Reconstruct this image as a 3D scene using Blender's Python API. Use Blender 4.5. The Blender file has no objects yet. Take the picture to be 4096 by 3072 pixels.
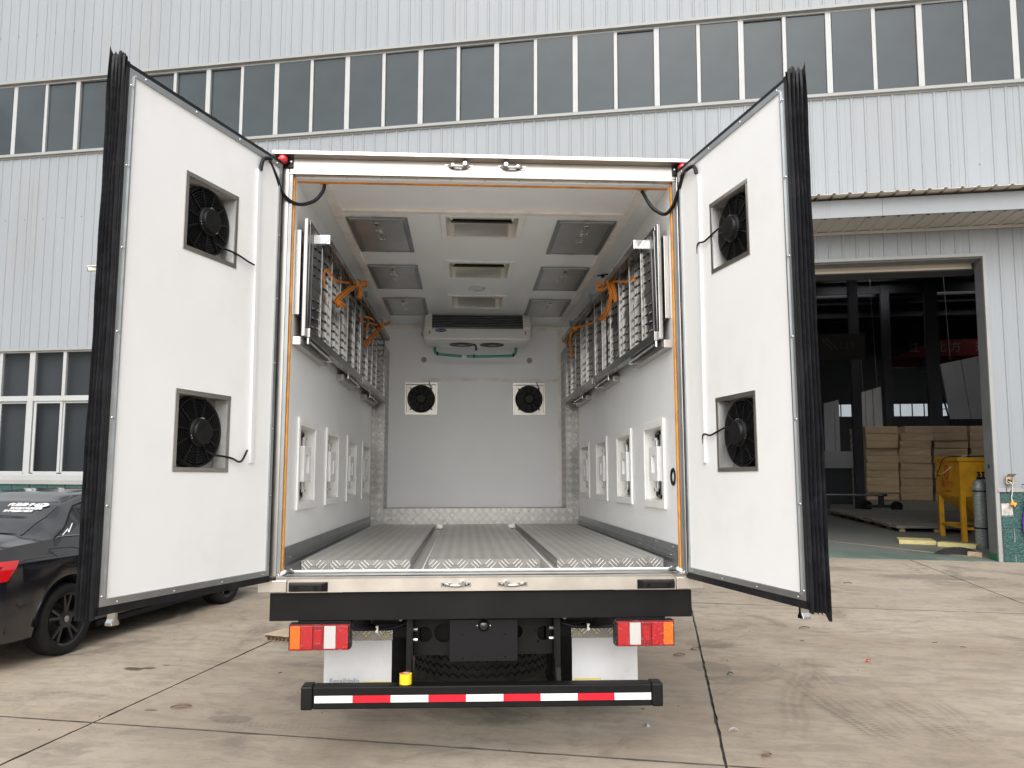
import bpy, bmesh, math, random
from mathutils import Vector, Matrix
random.seed(11)
C = bpy.context.scene.collection
SC = bpy.context.scene
R = math.radians

# ------------------------------------------------------------------ camera, sky, sun, exposure
TH, D = 0.18036, 14.9035                      # facade bearing and distance
FAC = Matrix.Translation((0, D, 0)) @ Matrix.Rotation(-TH, 4, 'Z')          # x along facade, y into the building
TRK = Matrix(((0.998358, -0.05710, -0.004400, -0.1482), (0.057200, 0.998119, 0.022000, 4.4712),
              (0.003150, -0.022200, 0.999749, 0.9863), (0, 0, 0, 1)))     # truck: x right, y towards its cab
def orth(m):
    l, r, s = m.decompose(); return Matrix.Translation(l) @ r.to_matrix().to_4x4()
TRK = orth(TRK)
cam_d = bpy.data.cameras.new('camera'); cam = bpy.data.objects.new('camera', cam_d); C.objects.link(cam)
cam_d.sensor_width = 36; cam_d.lens = 3216.1 / 4096 * 36; cam_d.clip_start = 0.05; cam_d.clip_end = 2000
pitch, roll = 0.0974, 0.0030
w_ = Vector((0, math.cos(pitch), math.sin(pitch))); r_ = Vector((1, 0, 0)); u_ = r_.cross(w_)
rr = r_ * math.cos(roll) + u_ * math.sin(roll); uu = u_ * math.cos(roll) - r_ * math.sin(roll)
cam.matrix_world = Matrix(((rr.x, uu.x, -w_.x, 0), (rr.y, uu.y, -w_.y, 0), (rr.z, uu.z, -w_.z, 1.6), (0, 0, 0, 1)))
SC.camera = cam

SUN_EL, SUN_AZ = R(43), R(187)                # azimuth clockwise from +Y: behind the camera, a little left
world = bpy.data.worlds.new('World'); SC.world = world; world.use_nodes = True
wn = world.node_tree; wn.nodes.clear()
wo = wn.nodes.new('ShaderNodeOutputWorld'); wb = wn.nodes.new('ShaderNodeBackground'); sk = wn.nodes.new('ShaderNodeTexSky')
hs = wn.nodes.new('ShaderNodeHueSaturation'); hs.inputs['Saturation'].default_value = 0.12
sk.sky_type = 'NISHITA'; sk.sun_disc = False; sk.sun_elevation = SUN_EL; sk.sun_rotation = SUN_AZ
sk.air_density = 1.6; sk.dust_density = 4.0; sk.ozone_density = 1.0
wn.links.new(sk.outputs[0], hs.inputs['Color']); wn.links.new(hs.outputs[0], wb.inputs[0]); wn.links.new(wb.outputs[0], wo.inputs[0])
wb.inputs[1].default_value = 0.13
sd = bpy.data.lights.new('sun', 'SUN'); sd.energy = 0.75; sd.angle = R(90); sd.color = (1, 0.97, 0.92)
so = bpy.data.objects.new('sun', sd); C.objects.link(so)
sv = Vector((math.sin(SUN_AZ) * math.cos(SUN_EL), math.cos(SUN_AZ) * math.cos(SUN_EL), math.sin(SUN_EL)))
so.rotation_euler = sv.to_track_quat('Z', 'Y').to_euler(); so.location = (0, -5, 20)
SC.view_settings.view_transform = 'Standard'; SC.view_settings.look = 'None'
SC.view_settings.exposure = 0.9; SC.view_settings.gamma = 1.0; SC.view_settings.use_curve_mapping = False
SC.render.engine = 'CYCLES'; SC.cycles.max_bounces = 10; SC.cycles.diffuse_bounces = 6; SC.cycles.use_denoising = True

# ------------------------------------------------------------------ materials
MAT = {}
def nn(nt, typ, **k):
    n = nt.nodes.new(typ)
    for a, b in k.items():
        if a.startswith('i_'): n.inputs[a[2:]].default_value = b
        else: setattr(n, a, b)
    return n
def mth(nt, op, a, b=None, c=None):
    n = nt.nodes.new('ShaderNodeMath'); n.operation = op
    for i, v in enumerate((a, b, c)):
        if v is None: continue
        if isinstance(v, (int, float)): n.inputs[i].default_value = v
        else: nt.links.new(v, n.inputs[i])
    return n.outputs[0]
def mixc(nt, fac, a, b, mode='MIX'):
    n = nt.nodes.new('ShaderNodeMix'); n.data_type = 'RGBA'; n.blend_type = mode
    for s, v in ((n.inputs[0], fac), (n.inputs[6], a), (n.inputs[7], b)):
        if isinstance(v, (int, float)): s.default_value = v
        elif isinstance(v, (tuple, list)): s.default_value = (*v[:3], 1)
        else: nt.links.new(v, s)
    return n.outputs[2]
def ramp(nt, v, lo, hi):
    n = nt.nodes.new('ShaderNodeMapRange'); n.interpolation_type = 'SMOOTHSTEP'
    nt.links.new(v, n.inputs[0]); n.inputs[1].default_value = lo; n.inputs[2].default_value = hi
    return n.outputs[0]
def noise(nt, co, scale, detail=4, rough=.55, dist=0.0):
    n = nn(nt, 'ShaderNodeTexNoise'); n.inputs['Scale'].default_value = scale; n.inputs['Detail'].default_value = detail
    n.inputs['Roughness'].default_value = rough; n.inputs['Distortion'].default_value = dist
    nt.links.new(co, n.inputs['Vector']); return n.outputs[0]
def mapping(nt, co, sc=(1, 1, 1), rot=(0, 0, 0), loc=(0, 0, 0)):
    n = nn(nt, 'ShaderNodeMapping'); nt.links.new(co, n.inputs[0])
    n.inputs[1].default_value = loc; n.inputs[2].default_value = rot; n.inputs[3].default_value = sc
    return n.outputs[0]
def newmat(name):
    m = bpy.data.materials.new(name); m.use_nodes = True; nt = m.node_tree; b = nt.nodes['Principled BSDF']
    co = nn(nt, 'ShaderNodeTexCoord').outputs['Object']
    return m, nt, b, co
def mat(name, col, rough=.5, metal=0.0, var=0.0, vscale=4.0, vstretch=(1, 1, 1), bump=0.0, bscale=30.0, coat=0.0, spec=.5, rvar=0.0,
        dirt=None, dirt_amt=0.0, dscale=2.0, trans=0.0, bstretch=(1, 1, 1), bdist=.01):
    m, nt, b, co = newmat(name)
    b.inputs['Base Color'].default_value = (*col, 1); b.inputs['Roughness'].default_value = rough; b.inputs['Metallic'].default_value = metal
    b.inputs['Coat Weight'].default_value = coat; b.inputs['Coat Roughness'].default_value = .06
    b.inputs['Specular IOR Level'].default_value = spec; b.inputs['Transmission Weight'].default_value = trans
    c = None
    if var:
        n = noise(nt, mapping(nt, co, vstretch), vscale, 5)
        lo = tuple(max(0, x * (1 - var)) for x in col); hi = tuple(min(1, x * (1 + var)) for x in col)
        c = mixc(nt, ramp(nt, n, .3, .7), lo, hi)
    if dirt:
        n2 = noise(nt, mapping(nt, co, vstretch), dscale, 6, .65)
        c = mixc(nt, mth(nt, 'MULTIPLY', ramp(nt, n2, .48, .75), dirt_amt), c if c is not None else col, dirt)
    if c is not None: nt.links.new(c, b.inputs['Base Color'])
    if rvar:
        n3 = noise(nt, mapping(nt, co, vstretch), vscale * 1.7, 5)
        nt.links.new(mth(nt, 'MULTIPLY_ADD', n3, rvar * 2, rough - rvar), b.inputs['Roughness'])
    if bump:
        n4 = noise(nt, mapping(nt, co, bstretch), bscale, 4)
        bp = nn(nt, 'ShaderNodeBump'); bp.inputs['Strength'].default_value = bump; bp.inputs['Distance'].default_value = bdist
        nt.links.new(n4, bp.inputs['Height']); nt.links.new(bp.outputs[0], b.inputs['Normal'])
    MAT[name] = m; return m

mat('white_panel', (.89, .905, .91), .32, var=.03, vscale=1.5, bump=.04, bscale=5, bdist=.02)
mat('door_white', (.85, .855, .86), .38, var=.02, vscale=1.2, bump=.05, bscale=3, bdist=.03, dirt=(.66, .65, .62), dirt_amt=.3, dscale=1.6)
mat('grey_panel', (.85, .86, .875), .4, var=.03, vscale=1.3, bump=.03, bscale=4)
mat('white_plastic', (.86, .86, .84), .35, var=.03, vscale=6)
mat('cream_plastic', (.80, .77, .70), .45, var=.05, vscale=7)
mat('trunk_plastic', (.84, .80, .75), .45, var=.06, vscale=9, dirt=(.45, .36, .36), dirt_amt=.4, dscale=6)
mat('steel', (.44, .42, .395), .33, 1.0, var=.08, vscale=3, vstretch=(1, 1, 1), rvar=.08, bump=.03, bscale=60, bstretch=(.05, 1, 1))
mat('steel_frame', (.56, .52, .47), .36, 1.0, var=.1, vscale=5, rvar=.08)
mat('stainless', (.29, .285, .275), .22, 1.0, var=.12, vscale=4, rvar=.06, bump=.06, bscale=9, bdist=.02)
mat('chrome', (.55, .55, .55), .12, 1.0)
mat('alu_trim', (.45, .47, .48), .34, .85, var=.06, vscale=12)
mat('alu_dark', (.28, .295, .305), .38, .75, var=.08, vscale=6)
mat('alu', (.5, .5, .49), .3, 1.0, var=.08, vscale=10)
mat('rubber', (.008, .0085, .0105), .5, spec=.3, var=.35, vscale=14, bump=.25, bscale=40, dirt=(.04, .04, .045), dirt_amt=.35, dscale=9)
mat('tyre_rubber', (.011, .011, .0115), .7, spec=.25, var=.25, vscale=9, bump=.1, bscale=60, dirt=(.05, .044, .037), dirt_amt=.3, dscale=5)
mat('black_paint', (.0055, .0055, .006), .45, spec=.2, var=.2, vscale=4, dirt=(.02, .019, .017), dirt_amt=.2, dscale=5)
mat('chassis_black', (.006, .006, .0065), .5, spec=.2, var=.25, vscale=5, dirt=(.03, .028, .025), dirt_amt=.3, dscale=6)
mat('black_plastic', (.006, .006, .0065), .42, spec=.25, var=.2, vscale=20)
mat('black_gloss', (.006, .006, .008), .3, spec=.3)
mat('cable_black', (.007, .007, .009), .36, spec=.3)
mat('orange_foam', (.62, .25, .03), .7, var=.2, vscale=15)
mat('orange_strap', (.95, .29, .02), .75, var=.15, vscale=60, bump=.2, bscale=300)
mat('strap_stripe', (.10, .03, .008), .8)
mat('silicone', (.82, .82, .80), .4, bump=.5, bscale=40)
mat('flap_white', (.70, .71, .73), .4, var=.04, vscale=3, dirt=(.5, .5, .52), dirt_amt=.5, dscale=5)
mat('yellow_tape', (.80, .62, .02), .35)
mat('yellow_edge', (.75, .62, .08), .5)
mat('tape_core', (.55, .40, .28), .8)
mat('red_print', (.55, .03, .03), .6)
mat('reflect_white', (.78, .79, .79), .3, var=.03, vscale=40)
mat('reflect_red', (.66, .008, .025), .3, var=.08, vscale=50)
mat('teal_hose', (.03, .30, .24), .35)
mat('ac_white', (.84, .84, .81), .35, var=.02, vscale=3)
mat('fin_dark', (.012, .014, .022), .5)
mat('grey_cap', (.33, .34, .35), .5)
mat('logo_blue', (.01, .02, .22), .35)
mat('print_white', (.80, .80, .80), .45)
mat('print_grey', (.30, .32, .36), .5)
mat('lamp_lens', (.55, .57, .58), .2, coat=.5)
mat('marker_red', (.62, .012, .03), .18, coat=1.0)
mat('wall_sheet', (.255, .277, .298), .42, var=.045, vscale=.8, vstretch=(1, 1, .25), dirt=(.25, .245, .235), dirt_amt=.35, dscale=.7)
def streak(name, col2, amt):
    m = MAT[name]; nt = m.node_tree; b = nt.nodes['Principled BSDF']; co = nn(nt, 'ShaderNodeTexCoord').outputs['Object']
    src = b.inputs['Base Color'].links[0].from_socket
    n = noise(nt, mapping(nt, co, (5, 1, .12)), 2.2, 6, .7); n2 = noise(nt, co, .35, 3)
    nt.links.new(mixc(nt, mth(nt, 'MULTIPLY', mth(nt, 'MULTIPLY', ramp(nt, n, .5, .72), ramp(nt, n2, .35, .65)), amt), src, col2), b.inputs['Base Color'])
streak('wall_sheet', (.22, .215, .20), .45)
mat('trim_sheet', (.275, .28, .275), .42, var=.05, vscale=2, dirt=(.32, .31, .29), dirt_amt=.4, dscale=1.5)
mat('pvc_white', (.385, .395, .395), .35, var=.03, vscale=3)
mat('pvc_cream', (.70, .70, .62), .45, var=.05, vscale=3)
mat('shutter_tan', (.50, .46, .38), .5, var=.1, vscale=2, vstretch=(.3, 1, 4))
mat('jamb_grey', (.16, .165, .17), .6, var=.12, vscale=3)
mat('green_paint', (.01, .13, .05), .5, var=.3, vscale=8)
mat('mortar', (.42, .42, .40), .85, var=.2, vscale=9)
mat('raw_block', (.42, .40, .37), .9, var=.3, vscale=14, bump=.8, bscale=25)
mat('hopper_yellow', (.62, .31, .015), .42, var=.12, vscale=2.5, dirt=(.30, .16, .03), dirt_amt=.6, dscale=4)
mat('cyl_grey', (.30, .32, .32), .45, .3, var=.25, vscale=9, vstretch=(1, 1, 3), dirt=(.12, .12, .12), dirt_amt=.6, dscale=14)
mat('wood', (.42, .32, .21), .75, var=.25, vscale=4, vstretch=(6, 1, 6), bump=.3, bscale=12, bstretch=(4, 1, 4))
mat('wood_grey', (.24, .22, .19), .8, var=.3, vscale=3, vstretch=(1, 8, 6), bump=.4, bscale=12)
mat('foam_yellow', (.70, .62, .28), .85, var=.06, vscale=12)
mat('cardboard', (.46, .35, .24), .8, var=.12, vscale=9)
mat('bundle_paper', (.74, .56, .35), .45, var=.12, vscale=1.6, vstretch=(.6, 1, 2.5), bump=1.0, bscale=3.2, bstretch=(.5, 1, 2.2), bdist=.05, coat=.25)
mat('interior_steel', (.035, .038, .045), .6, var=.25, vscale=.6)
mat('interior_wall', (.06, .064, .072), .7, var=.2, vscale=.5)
mat('pale_board', (.42, .42, .43), .5, var=.06, vscale=1.0)
mat('crane_red', (.13, .008, .008), .45, var=.12, vscale=1.0)
mat('crane_brown', (.018, .010, .008), .6)
mat('crane_mark', (.05, .045, .04), .6); mat('crane_text', (.20, .195, .185), .6)
mat('cabinet_grey', (.52, .58, .60), .4, var=.05, vscale=5); mat('canopy_sheet', (.66, .62, .56), .6); mat('hatch_steel', (.52, .52, .515), .34, .85, var=.1, vscale=3); mat('trunk_door', (.76, .765, .77), .45); mat('gate_shade', (.10, .10, .105), .3, .9, var=.3, vscale=5); mat('purple_cloth', (.20, .03, .42), .7, var=.2, vscale=8, bump=.4, bscale=10)
mat('orange_plastic', (.80, .36, .03), .35)
mat('cloth_black', (.018, .018, .018), .9)
mat('car_paint', (.006, .0065, .010), .16, coat=1.0, var=.2, vscale=2, dirt=(.03, .027, .024), dirt_amt=.25, dscale=2.5)
mat('car_glass', (.012, .013, .015), .06, coat=.5)
mat('car_trim', (.30, .30, .30), .25, .9)
mat('rim_black', (.012, .012, .013), .3, coat=.3, dirt=(.06, .055, .05), dirt_amt=.25, dscale=8)
mat('tail_red', (.55, .008, .015), .12, coat=1.0)
mat('tail_dark', (.14, .008, .010), .15, coat=1.0)
mat('dead_leaf', (.20, .13, .08), .8)
mat('dark_joint', (.075, .065, .052), .95, var=.3, vscale=8)
mat('roof_grey', (.30, .31, .32), .5)
mat('soffit_sheet', (.46, .445, .415), .5, var=.06, vscale=1.5)
mat('cab_white', (.72, .73, .74), .3, coat=.5)

def glass_dark(name, col, rough=.04, spec=.5):
    m, nt, b, co = newmat(name)
    n = noise(nt, co, .7, 3)
    nt.links.new(mixc(nt, ramp(nt, n, .3, .7), tuple(x * .85 for x in col), tuple(x * 1.15 for x in col)), b.inputs['Base Color'])
    b.inputs['Roughness'].default_value = rough; b.inputs['Specular IOR Level'].default_value = spec
    bp = nn(nt, 'ShaderNodeBump'); bp.inputs['Strength'].default_value = .05; bp.inputs['Distance'].default_value = .01
    nt.links.new(noise(nt, co, 2.2, 2), bp.inputs['Height']); nt.links.new(bp.outputs[0], b.inputs['Normal'])
    MAT[name] = m
glass_dark('band_glass', (.034, .046, .053), .06, .3)
def office_glass():
    m, nt, b, co = newmat('low_glass')
    tr = nn(nt, 'ShaderNodeBsdfTransparent'); tr.inputs[0].default_value = (.82, .86, .88, 1)
    b.inputs['Base Color'].default_value = (.012, .016, .018, 1); b.inputs['Roughness'].default_value = .04
    mx = nn(nt, 'ShaderNodeMixShader'); mx.inputs[0].default_value = .28
    nt.links.new(tr.outputs[0], mx.inputs[1]); nt.links.new(b.outputs[0], mx.inputs[2]); nt.links.new(mx.outputs[0], nt.nodes['Material Output'].inputs[0]); MAT['low_glass'] = m
def clear_glass():
    m, nt, b, co = newmat('clear_pane')
    tr = nn(nt, 'ShaderNodeBsdfTransparent'); tr.inputs[0].default_value = (.9, .93, .95, 1)
    gl = nn(nt, 'ShaderNodeBsdfGlossy'); gl.inputs['Roughness'].default_value = .05
    mx = nn(nt, 'ShaderNodeMixShader'); mx.inputs[0].default_value = .04
    nt.links.new(tr.outputs[0], mx.inputs[1]); nt.links.new(gl.outputs[0], mx.inputs[2])
    nt.links.new(mx.outputs[0], nt.nodes['Material Output'].inputs[0]); MAT['clear_pane'] = m
clear_glass(); office_glass()
def film():
    m, nt, b, co = newmat('clear_film')
    tr = nn(nt, 'ShaderNodeBsdfTransparent'); gl = nn(nt, 'ShaderNodeBsdfGlossy'); gl.inputs['Roughness'].default_value = .12
    n = noise(nt, mapping(nt, co, (6, 6, 14)), 5, 4, .6, 1.5)
    bp = nn(nt, 'ShaderNodeBump'); bp.inputs['Strength'].default_value = 1.0; bp.inputs['Distance'].default_value = .02
    nt.links.new(n, bp.inputs['Height']); nt.links.new(bp.outputs[0], gl.inputs['Normal'])
    mx = nn(nt, 'ShaderNodeMixShader'); lw = ramp(nt, n, .56, .64)
    nt.links.new(mth(nt, 'MULTIPLY_ADD', lw, .12, .02), mx.inputs[0])
    nt.links.new(tr.outputs[0], mx.inputs[1]); nt.links.new(gl.outputs[0], mx.inputs[2])
    nt.links.new(mx.outputs[0], nt.nodes['Material Output'].inputs[0]); MAT['clear_film'] = m
film()
def lens(name, col, ribs=60.0):
    m, nt, b, co = newmat(name)
    b.inputs['Base Color'].default_value = (*col, 1); b.inputs['Roughness'].default_value = .25; b.inputs['Coat Weight'].default_value = .25
    w1 = nn(nt, 'ShaderNodeTexVoronoi'); w1.inputs['Scale'].default_value = 420; nt.links.new(co, w1.inputs['Vector'])
    nt.links.new(mixc(nt, ramp(nt, w1.outputs[0], .1, .7), col, tuple(x * .8 for x in col)), b.inputs['Base Color'])
    bp = nn(nt, 'ShaderNodeBump'); bp.inputs['Strength'].default_value = .25; bp.inputs['Distance'].default_value = .001
    nt.links.new(w1.outputs[0], bp.inputs['Height']); nt.links.new(bp.outputs[0], b.inputs['Normal']); MAT[name] = m
lens('lens_red', (.46, .003, .008)); lens('lens_deep', (.28, .002, .007)); lens('lens_amber', (.80, .15, .003)); lens('lens_clear', (.60, .58, .56))

def tread(name, ia, ib, s=.07, col=(.40, .39, .375), rough=.3, dirt=(.22, .205, .185), damt=.35, met=.95, gain=1.75):
    m, nt, b, co = newmat(name)
    sp = nn(nt, 'ShaderNodeSeparateXYZ'); nt.links.new(co, sp.inputs[0])
    a = mth(nt, 'DIVIDE', sp.outputs[ia], s); c = mth(nt, 'DIVIDE', sp.outputs[ib], s)
    par = mth(nt, 'MODULO', mth(nt, 'ABSOLUTE', mth(nt, 'ADD', mth(nt, 'FLOOR', a), mth(nt, 'FLOOR', c))), 2.0)
    fa = mth(nt, 'SUBTRACT', mth(nt, 'FRACT', a), .5); fc = mth(nt, 'SUBTRACT', mth(nt, 'FRACT', c), .5)
    sg = mth(nt, 'SUBTRACT', 1.0, mth(nt, 'MULTIPLY', par, 2.0))
    t = mth(nt, 'MULTIPLY', sg, fc)
    ac = mth(nt, 'SUBTRACT', fa, t); al = mth(nt, 'ADD', fa, t)
    st = ramp(nt, mth(nt, 'COSINE', mth(nt, 'MULTIPLY', ac, 2 * math.pi * 3.1)), -.1, .8)
    mk = mth(nt, 'MULTIPLY', mth(nt, 'SUBTRACT', 1.0, ramp(nt, mth(nt, 'ABSOLUTE', al), .40, .52)),
             mth(nt, 'SUBTRACT', 1.0, ramp(nt, mth(nt, 'ABSOLUTE', ac), .52, .62)))
    h = mth(nt, 'MULTIPLY', st, mk)
    bp = nn(nt, 'ShaderNodeBump'); bp.inputs['Strength'].default_value = 1.0; bp.inputs['Distance'].default_value = .006
    nt.links.new(h, bp.inputs['Height']); nt.links.new(bp.outputs[0], b.inputs['Normal'])
    nz = noise(nt, co, 3.0, 6, .65)
    cc = mixc(nt, mth(nt, 'MULTIPLY', ramp(nt, nz, .4, .7), damt), col, dirt)
    nt.links.new(mixc(nt, h, cc, tuple(min(1, x * gain) for x in col)), b.inputs['Base Color'])
    b.inputs['Metallic'].default_value = met
    nt.links.new(mth(nt, 'MULTIPLY_ADD', nz, .2, rough - .06), b.inputs['Roughness'])
    MAT[name] = m
tread('tread_xy', 0, 1, rough=.4, col=(.46, .45, .43), met=.6, dirt=(.34, .32, .29)); tread('tread_xz', 0, 2, s=.08, rough=.24, damt=.1, col=(.30, .295, .285), gain=2.6); tread('tread_yz', 1, 2, s=.08, rough=.26, damt=.1, col=(.30, .295, .285), gain=2.6)

def site_uv(x, y):                     # ground position (camera frame) -> facade frame
    return (x * math.cos(TH) - (y - D) * math.sin(TH), x * math.sin(TH) + (y - D) * math.cos(TH))
def concrete():
    m, nt, b, co = newmat('concrete')
    oi = nn(nt, 'ShaderNodeObjectInfo')
    n1 = noise(nt, co, .45, 6, .6, .4); n2 = noise(nt, mapping(nt, co, (1, 3.4, 1), (0, 0, .22)), 2.2, 9, .72, .9); n3 = noise(nt, co, 9, 6, .7)
    n4 = noise(nt, mapping(nt, co, (1, 1, 1), (0, 0, 0), (7, 3, 0)), .9, 8, .7, 1.2); n5 = noise(nt, co, 120, 3, .7)
    c = mixc(nt, ramp(nt, n1, .38, .62), (.335, .268, .202), (.42, .358, .285))
    c = mixc(nt, mth(nt, 'MULTIPLY', ramp(nt, n2, .44, .62), .5), c, (.22, .188, .155))
    c = mixc(nt, mth(nt, 'MULTIPLY', ramp(nt, n4, .53, .66), .65), c, (.155, .135, .113))
    c = mixc(nt, mth(nt, 'MULTIPLY', ramp(nt, n3, .48, .68), .4), c, (.21, .165, .125))
    c = mixc(nt, mth(nt, 'MULTIPLY', ramp(nt, n5, .35, .65), .16), c, (.15, .135, .115))
    vr = mth(nt, 'MULTIPLY_ADD', oi.outputs['Random'], .12, .0)
    c = mixc(nt, vr, c, (.26, .24, .22))
    sp = nn(nt, 'ShaderNodeSeparateXYZ'); nt.links.new(co, sp.inputs[0]); X, Y = sp.outputs[0], sp.outputs[1]
    wob = mth(nt, 'MULTIPLY_ADD', noise(nt, co, 1.2, 2), .16, -.08)
    def seg(p, q, w, amt, treads=26.0):
        nonlocal c
        (x0, y0), (x1, y1) = site_uv(*p), site_uv(*q); L = math.hypot(x1 - x0, y1 - y0); dx, dy = (x1 - x0) / L, (y1 - y0) / L
        al = mth(nt, 'ADD', mth(nt, 'MULTIPLY', mth(nt, 'SUBTRACT', X, x0), dx), mth(nt, 'MULTIPLY', mth(nt, 'SUBTRACT', Y, y0), dy))
        ac = mth(nt, 'ADD', mth(nt, 'MULTIPLY', mth(nt, 'SUBTRACT', X, x0), -dy), mth(nt, 'MULTIPLY', mth(nt, 'SUBTRACT', Y, y0), dx))
        ac = mth(nt, 'ADD', ac, wob); aa = mth(nt, 'ABSOLUTE', ac)
        k = mth(nt, 'MULTIPLY', mth(nt, 'SUBTRACT', 1.0, ramp(nt, aa, w * .75, w)), mth(nt, 'MULTIPLY', ramp(nt, al, -.1, .25), mth(nt, 'SUBTRACT', 1.0, ramp(nt, al, L - .25, L + .1))))
        tr = ramp(nt, mth(nt, 'SINE', mth(nt, 'ADD', mth(nt, 'MULTIPLY', al, 2 * math.pi * treads), mth(nt, 'MULTIPLY', aa, 60.0))), -.7, .6)
        gr = ramp(nt, mth(nt, 'COSINE', mth(nt, 'MULTIPLY', ac, 2 * math.pi / (w * .5))), -.6, .3)
        k = mth(nt, 'MULTIPLY', k, mth(nt, 'MULTIPLY', mth(nt, 'MULTIPLY_ADD', tr, .55, .35), mth(nt, 'MULTIPLY_ADD', gr, .6, .4)))
        k = mth(nt, 'MULTIPLY', k, mth(nt, 'MULTIPLY', ramp(nt, noise(nt, co, 2.3, 4), .3, .6), amt))
        c = mixc(nt, mth(nt, 'MULTIPLY', k, .75), c, (.10, .088, .073))
    seg((2.45, 6.9), (1.65, 4.9), .13, .55); seg((2.1, 6.2), (2.2, 4.8), .12, .8); seg((2.3, 6.9), (2.36, 4.9), .11, .6)
    seg((2.55, 6.2), (2.62, 4.7), .13, .75); seg((2.9, 5.75), (2.75, 4.95), .10, .6); seg((2.2, 6.6), (1.3, 5.6), .14, .4)
    seg((3.6, 7.4), (5.2, 6.2), .16, .35); seg((-3.6, 5.6), (-1.7, 6.0), .12, .3); seg((-1.9, 5.15), (-.9, 4.9), .1, .4)
    def spot(p, r, amt, col=(.045, .034, .025), stretch=.5):
        nonlocal c
        x0, y0 = site_uv(*p)
        dd = mth(nt, 'POWER', mth(nt, 'ADD', mth(nt, 'POWER', mth(nt, 'SUBTRACT', X, x0), 2.0), mth(nt, 'POWER', mth(nt, 'DIVIDE', mth(nt, 'SUBTRACT', Y, y0), stretch), 2.0)), .5)
        dd = mth(nt, 'MULTIPLY_ADD', mth(nt, 'SUBTRACT', noise(nt, co, 9, 4), .5), r * 1.3, dd)
        c = mixc(nt, mth(nt, 'MULTIPLY', mth(nt, 'SUBTRACT', 1.0, ramp(nt, dd, r * .8, r)), amt), c, col)
    spot((-2.93, 6.42), .085, .8, stretch=.6); spot((-2.82, 6.44), .06, .8, stretch=.6); spot((-2.72, 6.53), .028, .8); spot((-2.33, 5.38), .05, .6); spot((-1.75, 5.2), .16, .4, (.085, .075, .063), .5)
    spot((1.55, 6.55), .2, .38, (.105, .095, .083), .9); spot((1.75, 7.35), .22, .3, (.15, .112, .078), .8); spot((6.0, 11.6), .9, .5, (.12, .098, .08), .35); spot((4.3, 12.6), 1.3, .4, (.135, .108, .086), .25)
    spot((-1.9, 7.7), .5, .4, (.10, .09, .078), .5); spot((-1.2, 5.6), .35, .3, (.115, .096, .083), .5); spot((4.9, 7.0), .6, .35, (.12, .108, .093), .5); spot((2.6, 10.2), .12, .4, (.13, .088, .052), .5)
    nt.links.new(c, b.inputs['Base Color']); b.inputs['Roughness'].default_value = .78; b.inputs['Specular IOR Level'].default_value = .3
    bp = nn(nt, 'ShaderNodeBump'); bp.inputs['Strength'].default_value = .6; bp.inputs['Distance'].default_value = .007
    hh = mth(nt, 'MULTIPLY_ADD', n3, .6, mth(nt, 'MULTIPLY', n5, .35)); hh = mth(nt, 'MULTIPLY_ADD', n2, .6, hh)
    nt.links.new(hh, bp.inputs['Height']); nt.links.new(bp.outputs[0], b.inputs['Normal']); MAT['concrete'] = m
concrete()
def shop_floor():
    m, nt, b, co = newmat('shop_floor')
    sp = nn(nt, 'ShaderNodeSeparateXYZ'); nt.links.new(co, sp.inputs[0])
    n1 = noise(nt, mapping(nt, co, (1, .5, 1)), 1.5, 6, .65, .5); n2 = noise(nt, co, 14, 5, .7)
    c = mixc(nt, ramp(nt, n1, .3, .7), (.10, .145, .125), (.18, .215, .19))
    c = mixc(nt, mth(nt, 'MULTIPLY', ramp(nt, mth(nt, 'ADD', sp.outputs[1], mth(nt, 'MULTIPLY', n1, 2.0)), 1.8, 4.0), .8), c, (.20, .195, .18))
    c = mixc(nt, mth(nt, 'MULTIPLY', ramp(nt, n2, .5, .7), .35), c, (.07, .07, .06))
    nt.links.new(c, b.inputs['Base Color']); b.inputs['Roughness'].default_value = .5
    MAT['shop_floor'] = m
shop_floor()
def green_tile():
    m, nt, b, co = newmat('green_tile')
    oi = nn(nt, 'ShaderNodeObjectInfo')
    vo = nn(nt, 'ShaderNodeTexVoronoi'); vo.feature = 'DISTANCE_TO_EDGE'; vo.inputs['Scale'].default_value = 9
    nt.links.new(mapping(nt, co, (1, 1, 1.8), (0, .5, 0)), vo.inputs['Vector'])
    n1 = noise(nt, co, 14, 4, .6, 1.5); k = mth(nt, 'MULTIPLY_ADD', n1, 1.3, mth(nt, 'MULTIPLY', ramp(nt, vo.outputs[0], 0, .10), .3))
    c = mixc(nt, ramp(nt, k, .5, 1.4), (.012, .058, .054), (.024, .105, .095))
    c = mixc(nt, mth(nt, 'MULTIPLY', ramp(nt, noise(nt, co, 40, 3), .62, .75), .5), c, (.16, .18, .17))
    c = mixc(nt, mth(nt, 'MULTIPLY', oi.outputs['Random'], .25), c, (.010, .032, .03))
    nt.links.new(c, b.inputs['Base Color']); b.inputs['Roughness'].default_value = .28
    bp = nn(nt, 'ShaderNodeBump'); bp.inputs['Strength'].default_value = .9; bp.inputs['Distance'].default_value = .012
    nt.links.new(k, bp.inputs['Height']); nt.links.new(bp.outputs[0], b.inputs['Normal']); MAT['green_tile'] = m
green_tile()

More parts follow.
